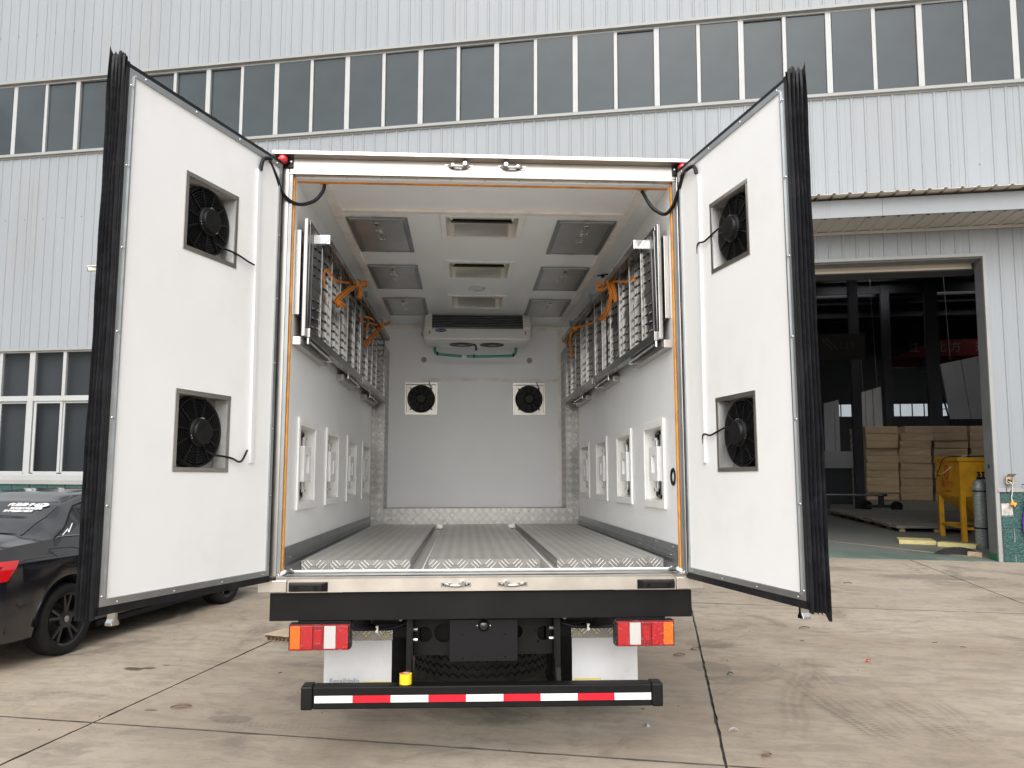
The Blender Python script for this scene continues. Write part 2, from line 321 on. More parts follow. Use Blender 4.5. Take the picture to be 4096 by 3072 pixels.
# ------------------------------------------------------------------ mesh helpers
class MB:
    def __init__(s, xf=None): s.v = []; s.f = []; s.m = []; s.xf = xf
    def add(s, vs, fs, m=0):
        b = len(s.v)
        for p in vs:
            s.v.append(tuple(s.xf(*p)) if s.xf else tuple(p))
        for f in fs: s.f.append([b + i for i in f]); s.m.append(m)
        return s
    def box(s, x0, x1, y0, y1, z0, z1, m=0):
        return s.add([(x0, y0, z0), (x1, y0, z0), (x1, y1, z0), (x0, y1, z0), (x0, y0, z1), (x1, y0, z1), (x1, y1, z1), (x0, y1, z1)],
                     [(0, 3, 2, 1), (4, 5, 6, 7), (0, 1, 5, 4), (1, 2, 6, 5), (2, 3, 7, 6), (3, 0, 4, 7)], m)
    def hexa(s, pts, m=0):
        return s.add(pts, [(0, 3, 2, 1), (4, 5, 6, 7), (0, 1, 5, 4), (1, 2, 6, 5), (2, 3, 7, 6), (3, 0, 4, 7)], m)
    def quad(s, a, b, c, d, m=0): return s.add([a, b, c, d], [(0, 1, 2, 3)], m)
    def prism(s, poly, ax, t0, t1, m=0, caps=True):
        def P(p, t):
            return {'x': (t, p[0], p[1]), 'y': (p[0], t, p[1]), 'z': (p[0], p[1], t)}[ax]
        n = len(poly)
        fs = [(i, (i + 1) % n, n + (i + 1) % n, n + i) for i in range(n)]
        if caps: fs += [tuple(range(n)), tuple(range(2 * n - 1, n - 1, -1))]
        return s.add([P(p, t0) for p in poly] + [P(p, t1) for p in poly], fs, m)
    def sheet(s, prof, ax, t0, t1, m=0):
        def P(p, t): return {'x': (t, p[0], p[1]), 'y': (p[0], t, p[1]), 'z': (p[0], p[1], t)}[ax]
        n = len(prof)
        return s.add([P(p, t0) for p in prof] + [P(p, t1) for p in prof], [(i, i + 1, n + i + 1, n + i) for i in range(n - 1)], m)
    def tube(s, pts, r, n=8, m=0, caps=True):
        pts = [Vector(p) for p in pts]; rs = r if isinstance(r, (list, tuple)) else [r] * len(pts)
        t = (pts[1] - pts[0]).normalized(); up = Vector((0, 0, 1)) if abs(t.z) < .9 else Vector((1, 0, 0))
        nx = t.cross(up).normalized(); vs = []
        for i, p in enumerate(pts):
            tt = (pts[min(i + 1, len(pts) - 1)] - pts[max(i - 1, 0)]).normalized()
            nx = (nx - tt * nx.dot(tt)).normalized(); ny = tt.cross(nx)
            for k in range(n):
                a = 2 * math.pi * k / n; vs.append(tuple(p + (nx * math.cos(a) + ny * math.sin(a)) * rs[i]))
        fs = [(i * n + k, i * n + (k + 1) % n, (i + 1) * n + (k + 1) % n, (i + 1) * n + k) for i in range(len(pts) - 1) for k in range(n)]
        if caps: fs += [tuple(range(n - 1, -1, -1)), tuple((len(pts) - 1) * n + k for k in range(n))]
        return s.add(vs, fs, m)
    def lathe(s, prof, c=(0, 0, 0), ax='z', n=24, m=0, close=False, a0=0.0, a1=2 * math.pi):
        full = abs(a1 - a0 - 2 * math.pi) < 1e-6; k = n if full else n + 1; vs = []
        for j in range(k):
            a = a0 + (a1 - a0) * j / n; ca, sa = math.cos(a), math.sin(a)
            for r, h in prof:
                p = {'z': (r * ca, r * sa, h), 'y': (r * ca, h, r * sa), 'x': (h, r * ca, r * sa)}[ax]
                vs.append((p[0] + c[0], p[1] + c[1], p[2] + c[2]))
        q = len(prof); fs = []
        for j in range(n):
            j2 = (j + 1) % k
            for i in range(q if close else q - 1):
                fs.append((j * q + i, j * q + (i + 1) % q, j2 * q + (i + 1) % q, j2 * q + i))
        return s.add(vs, fs, m)
    def disc(s, c, r, ax='y', n=20, m=0):
        vs = []
        for k in range(n):
            a = 2 * math.pi * k / n; p = {'z': (r * math.cos(a), r * math.sin(a), 0), 'y': (r * math.cos(a), 0, r * math.sin(a)), 'x': (0, r * math.cos(a), r * math.sin(a))}[ax]
            vs.append((p[0] + c[0], p[1] + c[1], p[2] + c[2]))
        return s.add(vs, [tuple(range(n))], m)
    def mesh(s, name, mats, smooth=None, bevel=0.0):
        me = bpy.data.meshes.new(name); me.from_pydata(s.v, [], s.f)
        ml = mats if isinstance(mats, (list, tuple)) else [mats]
        for q in ml: me.materials.append(MAT[q])
        me.polygons.foreach_set('material_index', s.m)
        bm = bmesh.new(); bm.from_mesh(me)
        bmesh.ops.recalc_face_normals(bm, faces=bm.faces)
        if bevel:
            es = [e for e in bm.edges if len(e.link_faces) == 2 and e.calc_face_angle(0) > .6]
            bmesh.ops.bevel(bm, geom=es, offset=bevel, segments=2, affect='EDGES', profile=.6, clamp_overlap=True)
        bm.to_mesh(me); bm.free()
        if smooth is not None:
            me.polygons.foreach_set('use_smooth', [True] * len(me.polygons)); me.set_sharp_from_angle(angle=R(smooth))
        me.update(); return me
    def build(s, name, mats, parent=None, smooth=None, bevel=0.0, off=None):
        o = bpy.data.objects.new(name, s.mesh(name, mats, smooth, bevel)); C.objects.link(o)
        if parent is not None:
            o.parent = parent
            b = BASE.get(parent.name)
            if b: o.location = (-b[0], -b[1], -b[2])
        return o
BASE = {}
def tag(o, label=None, cat=None, group=None, kind=None):
    if label: o['label'] = label
    if cat: o['category'] = cat
    if group: o['group'] = group
    if kind: o['kind'] = kind
    return o
def thing(name, label, cat, frame, base=(0, 0, 0), group=None, kind=None):
    """Empty at a thing's base; parts are modelled in the frame's own coordinates."""
    o = bpy.data.objects.new(name, None); C.objects.link(o); o.empty_display_size = .1
    o.matrix_world = frame @ Matrix.Translation(base); BASE[o.name] = base
    return tag(o, label, cat, group, kind)
def solo(mb, name, mats, frame, base, label, cat, group=None, smooth=None, bevel=0.0, kind=None):
    """A thing that is one mesh; vertices in frame coordinates."""
    mb.v = [(x - base[0], y - base[1], z - base[2]) for x, y, z in mb.v]
    o = mb.build(name, mats, None, smooth, bevel); o.matrix_world = frame @ Matrix.Translation(base)
    return tag(o, label, cat, group, kind)
def inst(o, parent=None, mat4=None):
    c = o.copy(); C.objects.link(c)
    if parent is not None: c.parent = parent
    if mat4 is not None: c.matrix_local = mat4
    return c
def copy_tree(o, parent=None):
    c = o.copy(); C.objects.link(c)
    if parent is not None: c.parent = parent
    for ch in list(o.children): copy_tree(ch, c)
    return c
def text(name, s, size, frame_m, material, parent, extrude=.001, shear=0.0, align='CENTER', bold=0.0, sx=1.0):
    cu = bpy.data.curves.new(name, 'FONT'); cu.body = s; cu.size = size; cu.extrude = extrude; cu.shear = shear
    cu.align_x = align; cu.align_y = 'CENTER'; cu.offset = bold; cu.resolution_u = 3
    ob = bpy.data.objects.new(name + '_src', cu); C.objects.link(ob)
    bpy.context.view_layer.update()
    me = bpy.data.meshes.new_from_object(ob.evaluated_get(bpy.context.evaluated_depsgraph_get()))
    bpy.data.objects.remove(ob); bpy.data.curves.remove(cu)
    me.name = name; me.materials.clear(); me.materials.append(MAT[material])
    me.transform(frame_m @ Matrix.Scale(sx, 4, (1, 0, 0)))
    o = bpy.data.objects.new(name, me); C.objects.link(o)
    if parent is not None:
        o.parent = parent; b = BASE.get(parent.name)
        if b: o.location = (-b[0], -b[1], -b[2])
    return o
def holed_plate(name, outer, holes, t, material, parent, m4):
    """flat plate with round holes: outline + circles filled as a 2D curve, then given thickness"""
    cu = bpy.data.curves.new(name, 'CURVE'); cu.dimensions = '2D'; cu.fill_mode = 'BOTH'; cu.extrude = t / 2
    def spl(pts):
        sp = cu.splines.new('POLY'); sp.points.add(len(pts) - 1); sp.use_cyclic_u = True
        for p, q in zip(sp.points, pts): p.co = (q[0], q[1], 0, 1)
    spl(outer)
    for (cx, cy, r) in holes:
        n = 24 if r > .02 else 10
        spl([(cx + r * math.cos(2 * math.pi * k / n), cy + r * math.sin(2 * math.pi * k / n)) for k in range(n)])
    ob = bpy.data.objects.new(name + '_src', cu); C.objects.link(ob); bpy.context.view_layer.update()
    me = bpy.data.meshes.new_from_object(ob.evaluated_get(bpy.context.evaluated_depsgraph_get()))
    bpy.data.objects.remove(ob); bpy.data.curves.remove(cu); me.name = name; me.materials.clear(); me.materials.append(MAT[material]); me.transform(m4)
    o = bpy.data.objects.new(name, me); C.objects.link(o); o.parent = parent; b = BASE.get(parent.name)
    if b: o.location = (-b[0], -b[1], -b[2])
    return o
def spline(pts, n=6):
    P = [Vector(p) for p in pts]; out = []
    for i in range(len(P) - 1):
        a, b, c, d = P[max(i - 1, 0)], P[i], P[i + 1], P[min(i + 2, len(P) - 1)]
        for k in range(n):
            t = k / n; out.append(.5 * ((2 * b) + (c - a) * t + (2 * a - 5 * b + 4 * c - d) * t * t + (3 * b - a - 3 * c + d) * t ** 3))
    out.append(P[-1]); return out

# ================================================================== GROUND
ground = MB()
for x0, x1, y0, y1 in ((-300, 300, -300, 0.0), ):
    ground.quad((x0, y0, -.04), (x1, y0, -.04), (x1, 400, -.04), (x0, 400, -.04))
g = ground.build('ground', 'concrete'); g.matrix_world = FAC; tag(g, kind='structure')
bed = MB().box(-24, 20, -40.5, -.012, -.035, -.018).build('joint_bed', 'dark_joint', g)
US = [-.776 + 3.777 * k for k in range(-5, 6)]; VS = [-4.985 - 5.095 * j for j in range(7, -1, -1)] + [-.01]
for i in range(len(US) - 1):
    for j in range(len(VS) - 1):
        u0, u1, v0, v1 = US[i] + .005, US[i + 1] - .005, VS[j] + .008, VS[j + 1] - .008
        near = u0 > -10 and u1 < 12 and v1 > -16
        st = .09 if near else 1.0
        def edge(a, b, n, fixed, ax, sgn):
            out = []
            for k in range(n):
                t = a + (b - a) * k / n; jt = (random.random() ** 3) * .008 * sgn if near and 0 < k else 0
                out.append((t, fixed + jt) if ax == 'u' else (fixed + jt, t))
            return out
        nu, nv = max(2, int((u1 - u0) / st)), max(2, int((v1 - v0) / st))
        poly = edge(u0, u1, nu, v0, 'u', 1) + edge(v0, v1, nv, u1, 'v', -1) + edge(u1, u0, nu, v1, 'u', -1) + edge(v1, v0, nv, u0, 'v', 1)
        mb = MB(); n = len(poly)
        ins = [(x + (.002 if x < (u0 + u1) / 2 else -.002) * (abs(x - u0) < .03 or abs(x - u1) < .03), y + (.002 if y < (v0 + v1) / 2 else -.002) * (abs(y - v0) < .03 or abs(y - v1) < .03)) for x, y in poly]
        mb.add([(x, y, -.017) for x, y in poly] + [(x, y, -.003) for x, y in poly] + [(x, y, 0) for x, y in ins],
               [(k, (k + 1) % n, n + (k + 1) % n, n + k) for k in range(n)] + [(n + k, n + (k + 1) % n, 2 * n + (k + 1) % n, 2 * n + k) for k in range(n)] + [tuple(range(2 * n, 3 * n))])
        mb.m = [1] * (2 * n) + [0]; mb.build('concrete_slab', ['concrete', 'dark_joint'], g)

# ================================================================== WORKSHOP BUILDING (facade frame: u, depth v, z)
bld = thing('workshop_building', 'long white ribbed metal workshop building with dark window band and open roller door', 'building', FAC)
U0, U1, ZTOP = -17.0, 13.0, 14.6
DU0, DU1 = 3.62, 8.165                         # door opening
def ribbed(u0, u1, z0, z1, phase, pitch, v=0.0, h=.013):
    pr = [(u0, v)]; k = math.ceil((u0 - phase - .03) / pitch)
    while phase + k * pitch - .026 < u1:
        c = phase + k * pitch
        if c - .026 > u0 and c + .026 < u1:
            m = c - pitch / 2
            for q in (c - pitch * .66, c - pitch * .33):
                if q - .012 > u0 + .001: pr += [(q - .012, v), (q - .006, v - .0012), (q + .006, v - .0012), (q + .012, v)]
            pr += [(c - .026, v), (c - .015, v - h), (c + .015, v - h), (c + .026, v)]
        k += 1
    pr = [p for i, p in enumerate(pr) if i == 0 or p[0] > pr[i - 1][0] + 1e-5]
    pr.append((u1, v)); return MB().sheet(pr, 'z', z0, z1)
def panels(u0, u1, z0, z1, phase, pitch, nm='wall_panel'):
    w = 4 * pitch; a = phase + pitch / 2 - w * math.ceil((phase - u0) / w + 2); k = 0
    while a < u1:
        s, e = max(a, u0), min(a + w, u1)
        if e - s > .03:
            ribbed(s, e - .002, z0, z1, phase, pitch, v=(.0, -.0012)[k % 2]).build(nm, 'wall_sheet', bld)
        a += w; k += 1
panels(U0, U1, 9.85, ZTOP, -3.948, .2305)
PH, PI_ = -4.163, .229
panels(U0, -6.4, 3.955, 8.12, PH, PI_); panels(-6.4, DU0 - .03, 1.2, 8.12, PH, PI_)
panels(DU0 - .03, DU1 + .03, 5.185, 8.12, PH, PI_); panels(DU1 + .03, U1, 1.196, 8.12, PH, PI_)
scr = MB()
for k in range(60):
    for z, ph in ((10.9, -11.523), (6.745, -11.09)):
        u = ph + .459 * k - 4.59
        if u < U1: scr.box(u - .008, u + .008, -.034 if 0 else -.012, 0, z - .008, z + .008)
so_ = scr.build('sheet_screws', 'jamb_grey', bld); tag(so_, kind='stuff')
# high window band
m = MB(); m.prism([(-.06, 9.85), (-.06, 9.80), (-.005, 9.79), (.12, 9.79), (.12, 9.85)], 'x', U0, U1); m.build('window_head_trim', 'trim_sheet', bld)
m = MB(); m.prism([(.10, 9.79), (.10, 9.757), (.02, 9.757), (.02, 9.79)], 'x', U0, U1); m.build('window_frame_rail', 'pvc_white', bld)
m = MB(); m.prism([(.10, 8.233), (.02, 8.233), (.02, 8.195), (-.075, 8.19), (-.075, 8.135), (-.03, 8.13), (-.02, 8.10), (.10, 8.10)], 'x', U0, U1); m.build('window_sill_trim', 'trim_sheet', bld)
# lead seams in the head and sill flashing
wide, narrow = MB().box(-.05, .05, .02, .09, 8.233, 9.757), MB().box(-.034, .034, .02, .09, 8.233, 9.757)
wm, nm_ = wide.mesh('mullion', 'pvc_white', bevel=.006), narrow.mesh('mullion', 'pvc_white', bevel=.006)
bead = MB()
bead.box(-.3335, .3335, .05, .06, 8.235, 9.755)
pane_me = bead.mesh('window_pane', 'band_glass')
k0 = int((U0 + 11.063) / 1.5335) - 1
u = -11.063 + 1.5335 * k0
while u < U1 - .8:
    for mm, uu_ in ((wm, u), (nm_, u + .767)):
        if uu_ > U0 + .05:
            o = bpy.data.objects.new('mullion', mm); C.objects.link(o); o.parent = bld; o.location = (uu_, 0, 0)
    for uu_ in (u + .3915, u + 1.1425):
        if uu_ > U0 + .4 and uu_ < U1 - .35:
            o = bpy.data.objects.new('window_pane', pane_me); C.objects.link(o); o.parent = bld; o.location = (uu_, 0, 0)
            o.rotation_euler = (random.uniform(-.004, .004), 0, random.uniform(-.004, .004))
    u += 1.5335
MB().box(U0, U1, .12, .2, 8.1, 9.86).build('band_backing', 'interior_wall', bld)
# low windows at the left
LW0, LW1 = U0, -6.42
MB().prism([(-.05, 3.955), (-.05, 3.90), (.10, 3.90), (.10, 3.955)], 'x', LW0, LW1).build('window_head_trim', 'trim_sheet', bld)
MB().prism([(.10, 1.30), (-.02, 1.30), (-.06, 1.215), (-.065, 1.215), (-.065, 1.13), (.10, 1.13)], 'x', LW0, LW1).build('window_sill_trim', 'trim_sheet', bld)
m = MB(); m.box(LW0, LW1, .0, .08, 2.845, 2.955); m.box(LW0, LW1, .01, .08, 3.868, 3.90); m.box(LW0, LW1, -.005, .09, 1.30, 1.34); m.build('window_frame_rail', 'pvc_white', bld, bevel=.004)
for k in range(-2, 3):
    b = -10.22 + 2 * .76 * k                      # wide post
    if b < LW0 + .1 or b > LW1 - 1.4: continue
    MB().box(b - .065, b + .065, -.004, .085, 1.34, 3.868).build('mullion', 'pvc_white', bld, bevel=.004)
    MB().box(b + .725, b + .80, .0, .08, 2.955, 3.868).build('mullion', 'pvc_white', bld, bevel=.004)
    for a, c in ((b + .065, b + .725), (b + .80, b + 1.455)):
        MB().quad((a, .05, 2.955), (c, .05, 2.955), (c, .05, 3.868), (a, .05, 3.868)).build('window_pane', 'low_glass', bld)
    for (a, c, v) in ((b + .08, b + .755, .02), (b + .735, b + 1.455, .045)):
        f = MB(); t = .06
        f.box(a, a + t, v, v + .035, 1.36, 2.845); f.box(c - t, c, v, v + .035, 1.36, 2.845)
        f.box(a + t, c - t, v, v + .035, 1.34, 1.39); f.box(a + t, c - t, v, v + .035, 2.80, 2.845)
        fo = f.build('sliding_sash', 'pvc_white', bld, bevel=.004)
        MB().quad((a + t, v + .016, 1.39), (c - t, v + .016, 1.39), (c - t, v + .016, 2.80), (a + t, v + .016, 2.80)).build('window_pane', 'low_glass', fo)
MB().box(b, LW1, .05, .06, 1.34, 3.868).build('window_pane', 'low_glass', bld)
m = MB(); m.box(U0, LW1, 3.6, 3.7, 0, 4.2); m.box(U0, LW1, .22, 3.6, 4.05, 4.15); m.box(LW1, LW1 + .1, .22, 3.7, 0, 4.2); m.box(U0, LW1, .22, 3.6, .0, .02); m.build('office_wall', 'interior_wall', bld)
# tiled plinth: concrete behind, blocks proud of it
MB().box(U0, DU0 - .10, .0, .2, 0, 1.13).build('plinth_wall', 'mortar', bld)
MB().box(DU1 + .06, U1, .0, .2, 0, 1.13).build('plinth_wall', 'mortar', bld)
MB().prism([(-.045, 1.196), (-.045, 1.14), (.05, 1.13), (.05, 1.196)], 'x', DU1 + .012, U1).build('plinth_flashing', 'trim_sheet', bld, bevel=.004)
MB().prism([(-.045, 1.2), (-.045, 1.14), (.05, 1.13), (.05, 1.2)], 'x', LW1, DU0 - .04).build('plinth_flashing', 'trim_sheet', bld)
rows = [(.962, 1.127), (.752, .955), (.542, .745), (.333, .535), (.123, .326), (.0, .116)]
def blocks(u0, u1, rws, skip=lambda r, u: False):
    for r, (z0, z1) in enumerate(rws):
        a = u0 - (.21 if r % 2 else .0) - .02
        while a < u1:
            s, e = max(a, u0), min(a + .412, u1)
            if e - s > .05 and not skip(r, (s + e) / 2):
                MB().box(s, e - .012, -.024 + random.uniform(-.002, .002), -.001, z0, z1).build('plinth_block', 'green_tile', bld, bevel=.004)
            a += .419
blocks(DU1 + .062, 11.0, rows, lambda r, u: r == 1 and u < 8.45)
rb = MB().box(DU1 + .062, 8.40, -.012, 0, .755, .955); rb.build('bare_block', 'raw_block', bld, bevel=.006)
MB().box(8.407, 8.64, -.024, 0, .752, .955).build('plinth_block', 'green_tile', bld, bevel=.004)
blocks(-13.0, -6.45, rows[:3])
blocks(-13.0, -6.45, rows[3:]); blocks(-6.45, DU0 - .12, rows)
# doorway: white trim, dark reveal, rolled shutter edge
m = MB(); m.box(DU1 - .022, DU1 + .04, -.03, .02, 0, 5.185); m.build('door_trim', 'trim_sheet', bld, bevel=.003)
m = MB(); m.box(DU0 - .04, DU0 + .022, -.03, .02, 0, 5.185); m.build('door_trim', 'trim_sheet', bld, bevel=.003)
m = MB(); m.box(DU0 + .022, DU1 - .022, -.03, .02, 5.123, 5.185); m.build('door_trim', 'trim_sheet', bld, bevel=.003)
for a, b in ((DU1 - .022, DU1 + .08), (DU0 - .08, DU0 + .022)):
    MB().box(a, b, .02, .36, 0, 5.123).build('door_reveal', 'jamb_grey', bld)
    MB().box(a - .004 if a > 5 else b - .1, a + .1 if a > 5 else b + .004, .03, .34, 0, .12).build('painted_foot', 'green_paint', bld)
MB().box(DU0 + .022, DU1 - .022, .02, .36, 5.10, 5.14).build('door_reveal', 'jamb_grey', bld)
MB().box(DU1 - .03, DU1 - .022, .15, .20, 1.53, 1.59).build('wall_switch', 'black_plastic', bld)
m = MB()
for k in range(3): m.box(DU0 + .06, DU1 - .06, .36 + .012 * (k % 2), .40, 5.005 + .045 * k, 5.048 + .045 * k)
m.build('shutter_slats', 'shutter_tan', bld, bevel=.004)
MB().box(DU0 - .1, DU1 + .1, .40, .9, 4.99, 5.7).build('shutter_box', 'interior_wall', bld)
# canopy
CU0, CU1, CO = 2.6, 11.2, 1.12
pr = [(CU0, 6.0)]; c = 5.56 - .2425 * 12
while c < CU1 - .1:
    if c > CU0 + .1: pr += [(c - .035, 6.0), (c - .018, 6.028), (c + .018, 6.028), (c + .035, 6.0)]
    c += .2425
pr.append((CU1, 6.0))
m = MB(); n = len(pr)
m.add([(a, -CO, z - .01) for a, z in pr] + [(a, -.0, z + .06) for a, z in pr] + [(a, -CO, z - .016) for a, z in pr] + [(a, -.0, z + .054) for a, z in pr],
      [(i, i + 1, n + i + 1, n + i) for i in range(n - 1)] + [(2 * n + i, 2 * n + i + 1, 3 * n + i + 1, 3 * n + i) for i in range(n - 1)] + [(i, i + 1, 2 * n + i + 1, 2 * n + i) for i in range(n - 1)])
m.build('canopy_roof', 'canopy_sheet', bld)
MB().box(CU0, 6.35, -.90, -.86, 5.655, 5.955).build('canopy_fascia', 'wall_sheet', bld, bevel=.004)
MB().box(6.352, CU1, -.903, -.863, 5.655, 5.955).build('canopy_fascia', 'wall_sheet', bld, bevel=.004)
pr = [(CU0, 5.665)]; c = PH + .229 * 31
while c < CU1:
    if c > CU0 + .1: pr += [(c - .03, 5.665), (c - .016, 5.64), (c + .016, 5.64), (c + .03, 5.665)]
    c += .229
pr.append((CU1, 5.665)); MB().sheet(pr, 'y', -.858, -.02).build('canopy_soffit', 'soffit_sheet', bld)
MB().box(CU0, CU1, -.045, -.024, 5.60, 5.655).build('canopy_wall_rail', 'soffit_sheet', bld, bevel=.003)
# hall behind the door
HW, HZ, HL = (-14.8, 24.0), 10.9, 41.0
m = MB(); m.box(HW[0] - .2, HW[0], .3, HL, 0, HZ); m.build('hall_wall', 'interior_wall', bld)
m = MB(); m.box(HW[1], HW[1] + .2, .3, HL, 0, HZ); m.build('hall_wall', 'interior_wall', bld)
fw = [(7.6, 1.0), (9.25, 1.0), (12.4, 3.6), (16.3, 3.0), (20.2, 2.6)]
m = MB(); m.box(HW[0], HW[1], HL, HL + .2, 0, 4.66); m.box(HW[0], HW[1], HL, HL + .2, 5.46, HZ)
gaps = [(13.75, 15.3), (16.6, 17.0), (17.4, 20.1), (20.6, 22.2), (11.6, 13.2)]
edges = sorted(gaps); a = HW[0]
for s, e in edges: m.box(a, s, HL, HL + .2, 4.66, 5.46); a = e
m.box(a, HW[1], HL, HL + .2, 4.66, 5.46); m.build('hall_wall', 'interior_wall', bld)
for s, e in edges:
    f = MB(); q = s
    while q < e: f.box(q - .03, q + .03, HL + .05, HL + .12, 4.66, 5.46); q += .72
    fo = f.build('far_window', 'interior_steel', bld); MB().box(s, e, HL + .08, HL + .09, 4.66, 5.46).build('pane', 'clear_pane', fo)
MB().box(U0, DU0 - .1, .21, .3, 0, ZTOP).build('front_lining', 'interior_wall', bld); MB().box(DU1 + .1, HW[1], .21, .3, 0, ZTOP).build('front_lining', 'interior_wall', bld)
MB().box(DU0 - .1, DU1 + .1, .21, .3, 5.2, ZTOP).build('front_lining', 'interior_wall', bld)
m = MB(); strips = [(.3, 8.0), (9.2, 13.0), (14.6, 18.5), (20.4, 26.0), (27.0, 31.2), (32.6, HL + .2)]
for a, b in strips: m.box(HW[0], HW[1], a, b, HZ, HZ + .1)
gapsv = [(8.0, 9.2), (13.0, 14.6), (18.5, 20.4), (26.0, 27.0), (31.2, 32.6)]  # roof openings, widened and added to so daylight reaches the stacks
for a, b in gapsv:
    q = HW[0]
    while q < HW[1]: m.box(q, q + (2.4 if 12 < a < 20 else 4.0 if a < 31 else 3.0), a, b, HZ, HZ + .1); q += 7.3
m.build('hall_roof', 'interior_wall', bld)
col = MB()
for (u, v, w) in ((13.96, 28, .40), (16.1, 28, .60), (9.7, 16, .3), (19.5, 30, .5), (11.4, 34, .5)):
    o = MB().box(u - w / 2, u + w / 2, v - .15, v + .15, 0, HZ).build('steel_column', 'interior_steel', bld)
for v in (7.0, 14.0, 21.0, 28.0, 35.0):
    m = MB(); m.box(HW[0], HW[1], v - .08, v + .08, HZ - .75, HZ - .05)
    m.build('roof_beam', 'interior_steel', bld)
m = MB()
for k in range(20): m.box(HW[0], HW[1], 1.5 + 2 * k, 1.58 + 2 * k, HZ - .22, HZ - .02)
m.build('purlins', 'interior_steel', bld)
m = MB()
for s in (-1, 1):
    m.tube([(18.6 - s * .1, 33, 2.6), (18.6 + s * .75, 33, 6.4)], .05, 6); m.tube([(18.9 + s * .1, 33, 2.6), (19.0 + s * .8, 33, 6.4)], .04, 6)
for k in range(9): m.tube([(18.3 - .06 * k, 33, 3.0 + .4 * k), (18.9 + .08 * k, 33, 3.0 + .4 * k)], .03, 6)
m.build('lattice_brace', 'interior_steel', bld)
fl = MB().box(HW[0], HW[1], .0, HL, -.03, .003).build('workshop_floor', 'shop_floor'); fl.matrix_world = FAC; tag(fl, kind='structure')
ln = MB(); ln.quad((7.15, 1.6, .007), (8.05, .42, .007), (8.14, .42, .007), (7.22, 1.66, .007)); ln.quad((5.6, 3.66, .007), (7.15, 1.6, .007), (7.22, 1.66, .007), (5.67, 3.72, .007)); ln.quad((4.2, 5.6, .007), (5.6, 3.66, .007), (5.67, 3.72, .007), (4.28, 5.66, .007))
ln.build('floor_line', 'cardboard', fl)
far = thing('distant_building', 'pale building with pitched roof seen through the far workshop windows', 'building', FAC, (26, 75, 0))
MB().prism([(10, 0), (45, 0), (45, 9.5), (27, 11.5), (10, 7.0)], 'y', 75, 95).build('wall', 'wall_sheet', far)
MB().prism([(9.6, 6.9), (27, 11.5), (45.4, 9.45), (45.4, 9.8), (27, 11.9), (9.6, 7.2)], 'y', 74.6, 95.4).build('roof', 'roof_grey', far)

# fittings on the facade
ob = thing('outlet_box', 'small open metal outlet box on the white wall right of the roller door', 'outlet box', FAC, (8.355, -.03, 1.22))
m = MB(); m.box(8.30, 8.315, -.075, -.022, 1.27, 1.395); m.box(8.397, 8.412, -.075, -.022, 1.27, 1.395); m.box(8.315, 8.397, -.075, -.022, 1.27, 1.282); m.box(8.315, 8.397, -.03, -.022, 1.282, 1.395)
m.build('casing', 'cardboard', ob); m = MB(); m.hexa([(8.295, -.078, 1.395), (8.417, -.078, 1.395), (8.417, -.074, 1.392), (8.295, -.074, 1.392), (8.305, -.16, 1.44), (8.43, -.16, 1.44), (8.43, -.156, 1.436), (8.305, -.156, 1.436)]); m.build('lid', 'trim_sheet', ob)
m = MB(); m.box(8.33, 8.36, -.05, -.03, 1.29, 1.35); m.box(8.365, 8.39, -.055, -.03, 1.30, 1.33); m.build('breaker', 'black_plastic', ob)
sk_ = thing('extension_socket', 'orange plastic socket hanging on a cable over the green blocks', 'socket', FAC, (8.39, -.05, .94))
MB().tube(spline([(8.335, -.06, 1.31), (8.37, -.09, 1.29), (8.39, -.07, 1.22), (8.385, -.055, 1.12), (8.375, -.05, 1.06), (8.378, -.05, 1.0)]), .007, 6).build('cable', 'pvc_cream', sk_, smooth=60)
MB().tube(spline([(8.33, -.06, 1.30), (8.305, -.06, 1.22), (8.31, -.05, 1.15), (8.345, -.05, 1.13), (8.375, -.05, 1.17)]), .004, 6).build('cable', 'cable_black', sk_, smooth=60)
m = MB(); m.box(8.352, 8.418, -.075, -.03, .925, .97); m.box(8.366, 8.396, -.07, -.03, .97, 1.005); m.box(8.362, 8.385, -.10, -.075, .93, .965); m.box(8.39, 8.41, -.10, -.075, .905, .94); m.box(8.418, 8.44, -.07, -.035, .93, .97)
m.build('socket_body', 'orange_plastic', sk_, bevel=.006)
pb = thing('hanging_jacket', 'purple cloth hanging on a hook by the green blocks', 'cloth', FAC, (8.60, -.06, .42))
prof = [(.0, 1.03), (.03, 1.02), (.055, .93), (.075, .8), (.085, .65), (.08, .52), (.06, .45), (.0, .43)]
m = MB(); vs = []; nseg = 14
for r0, z in prof:
    for k in range(nseg):
        a = 2 * math.pi * k / nseg; rr_ = r0 * (1 + .25 * math.sin(3 * a + z * 9)); vs.append((8.605 + rr_ * math.cos(a), -.085 + rr_ * .6 * math.sin(a), z))
m.add(vs, [(i * nseg + k, i * nseg + (k + 1) % nseg, (i + 1) * nseg + (k + 1) % nseg, (i + 1) * nseg + k) for i in range(len(prof) - 1) for k in range(nseg)])
m.build('cloth', 'purple_cloth', pb, smooth=50)
MB().tube(spline([(8.55, -.03, 1.26), (8.57, -.06, 1.27), (8.585, -.07, 1.22), (8.59, -.08, 1.12), (8.60, -.085, 1.03)]), .006, 6).build('cord', 'cable_black', pb, smooth=60)
fc_ = thing('standin_cabinet', 'added pale blue grey cabinet standing in for a reflection in the low window', 'cabinet', FAC, (-9.0, .6, .02))  # added box, stands in for pale yard reflections in the panes
MB().box(-9.25, -8.2, .35, .8, .02, 1.87).build('casing', 'cabinet_grey', fc_, bevel=.01); MB().box(-9.22, -8.9, .343, .349, .1, 1.82).build('door', 'cabinet_grey', fc_)
MB().tube([(-8.95, .335, 1.2), (-8.95, .335, 1.35)], .01, 6).build('handle', 'chassis_black', fc_)
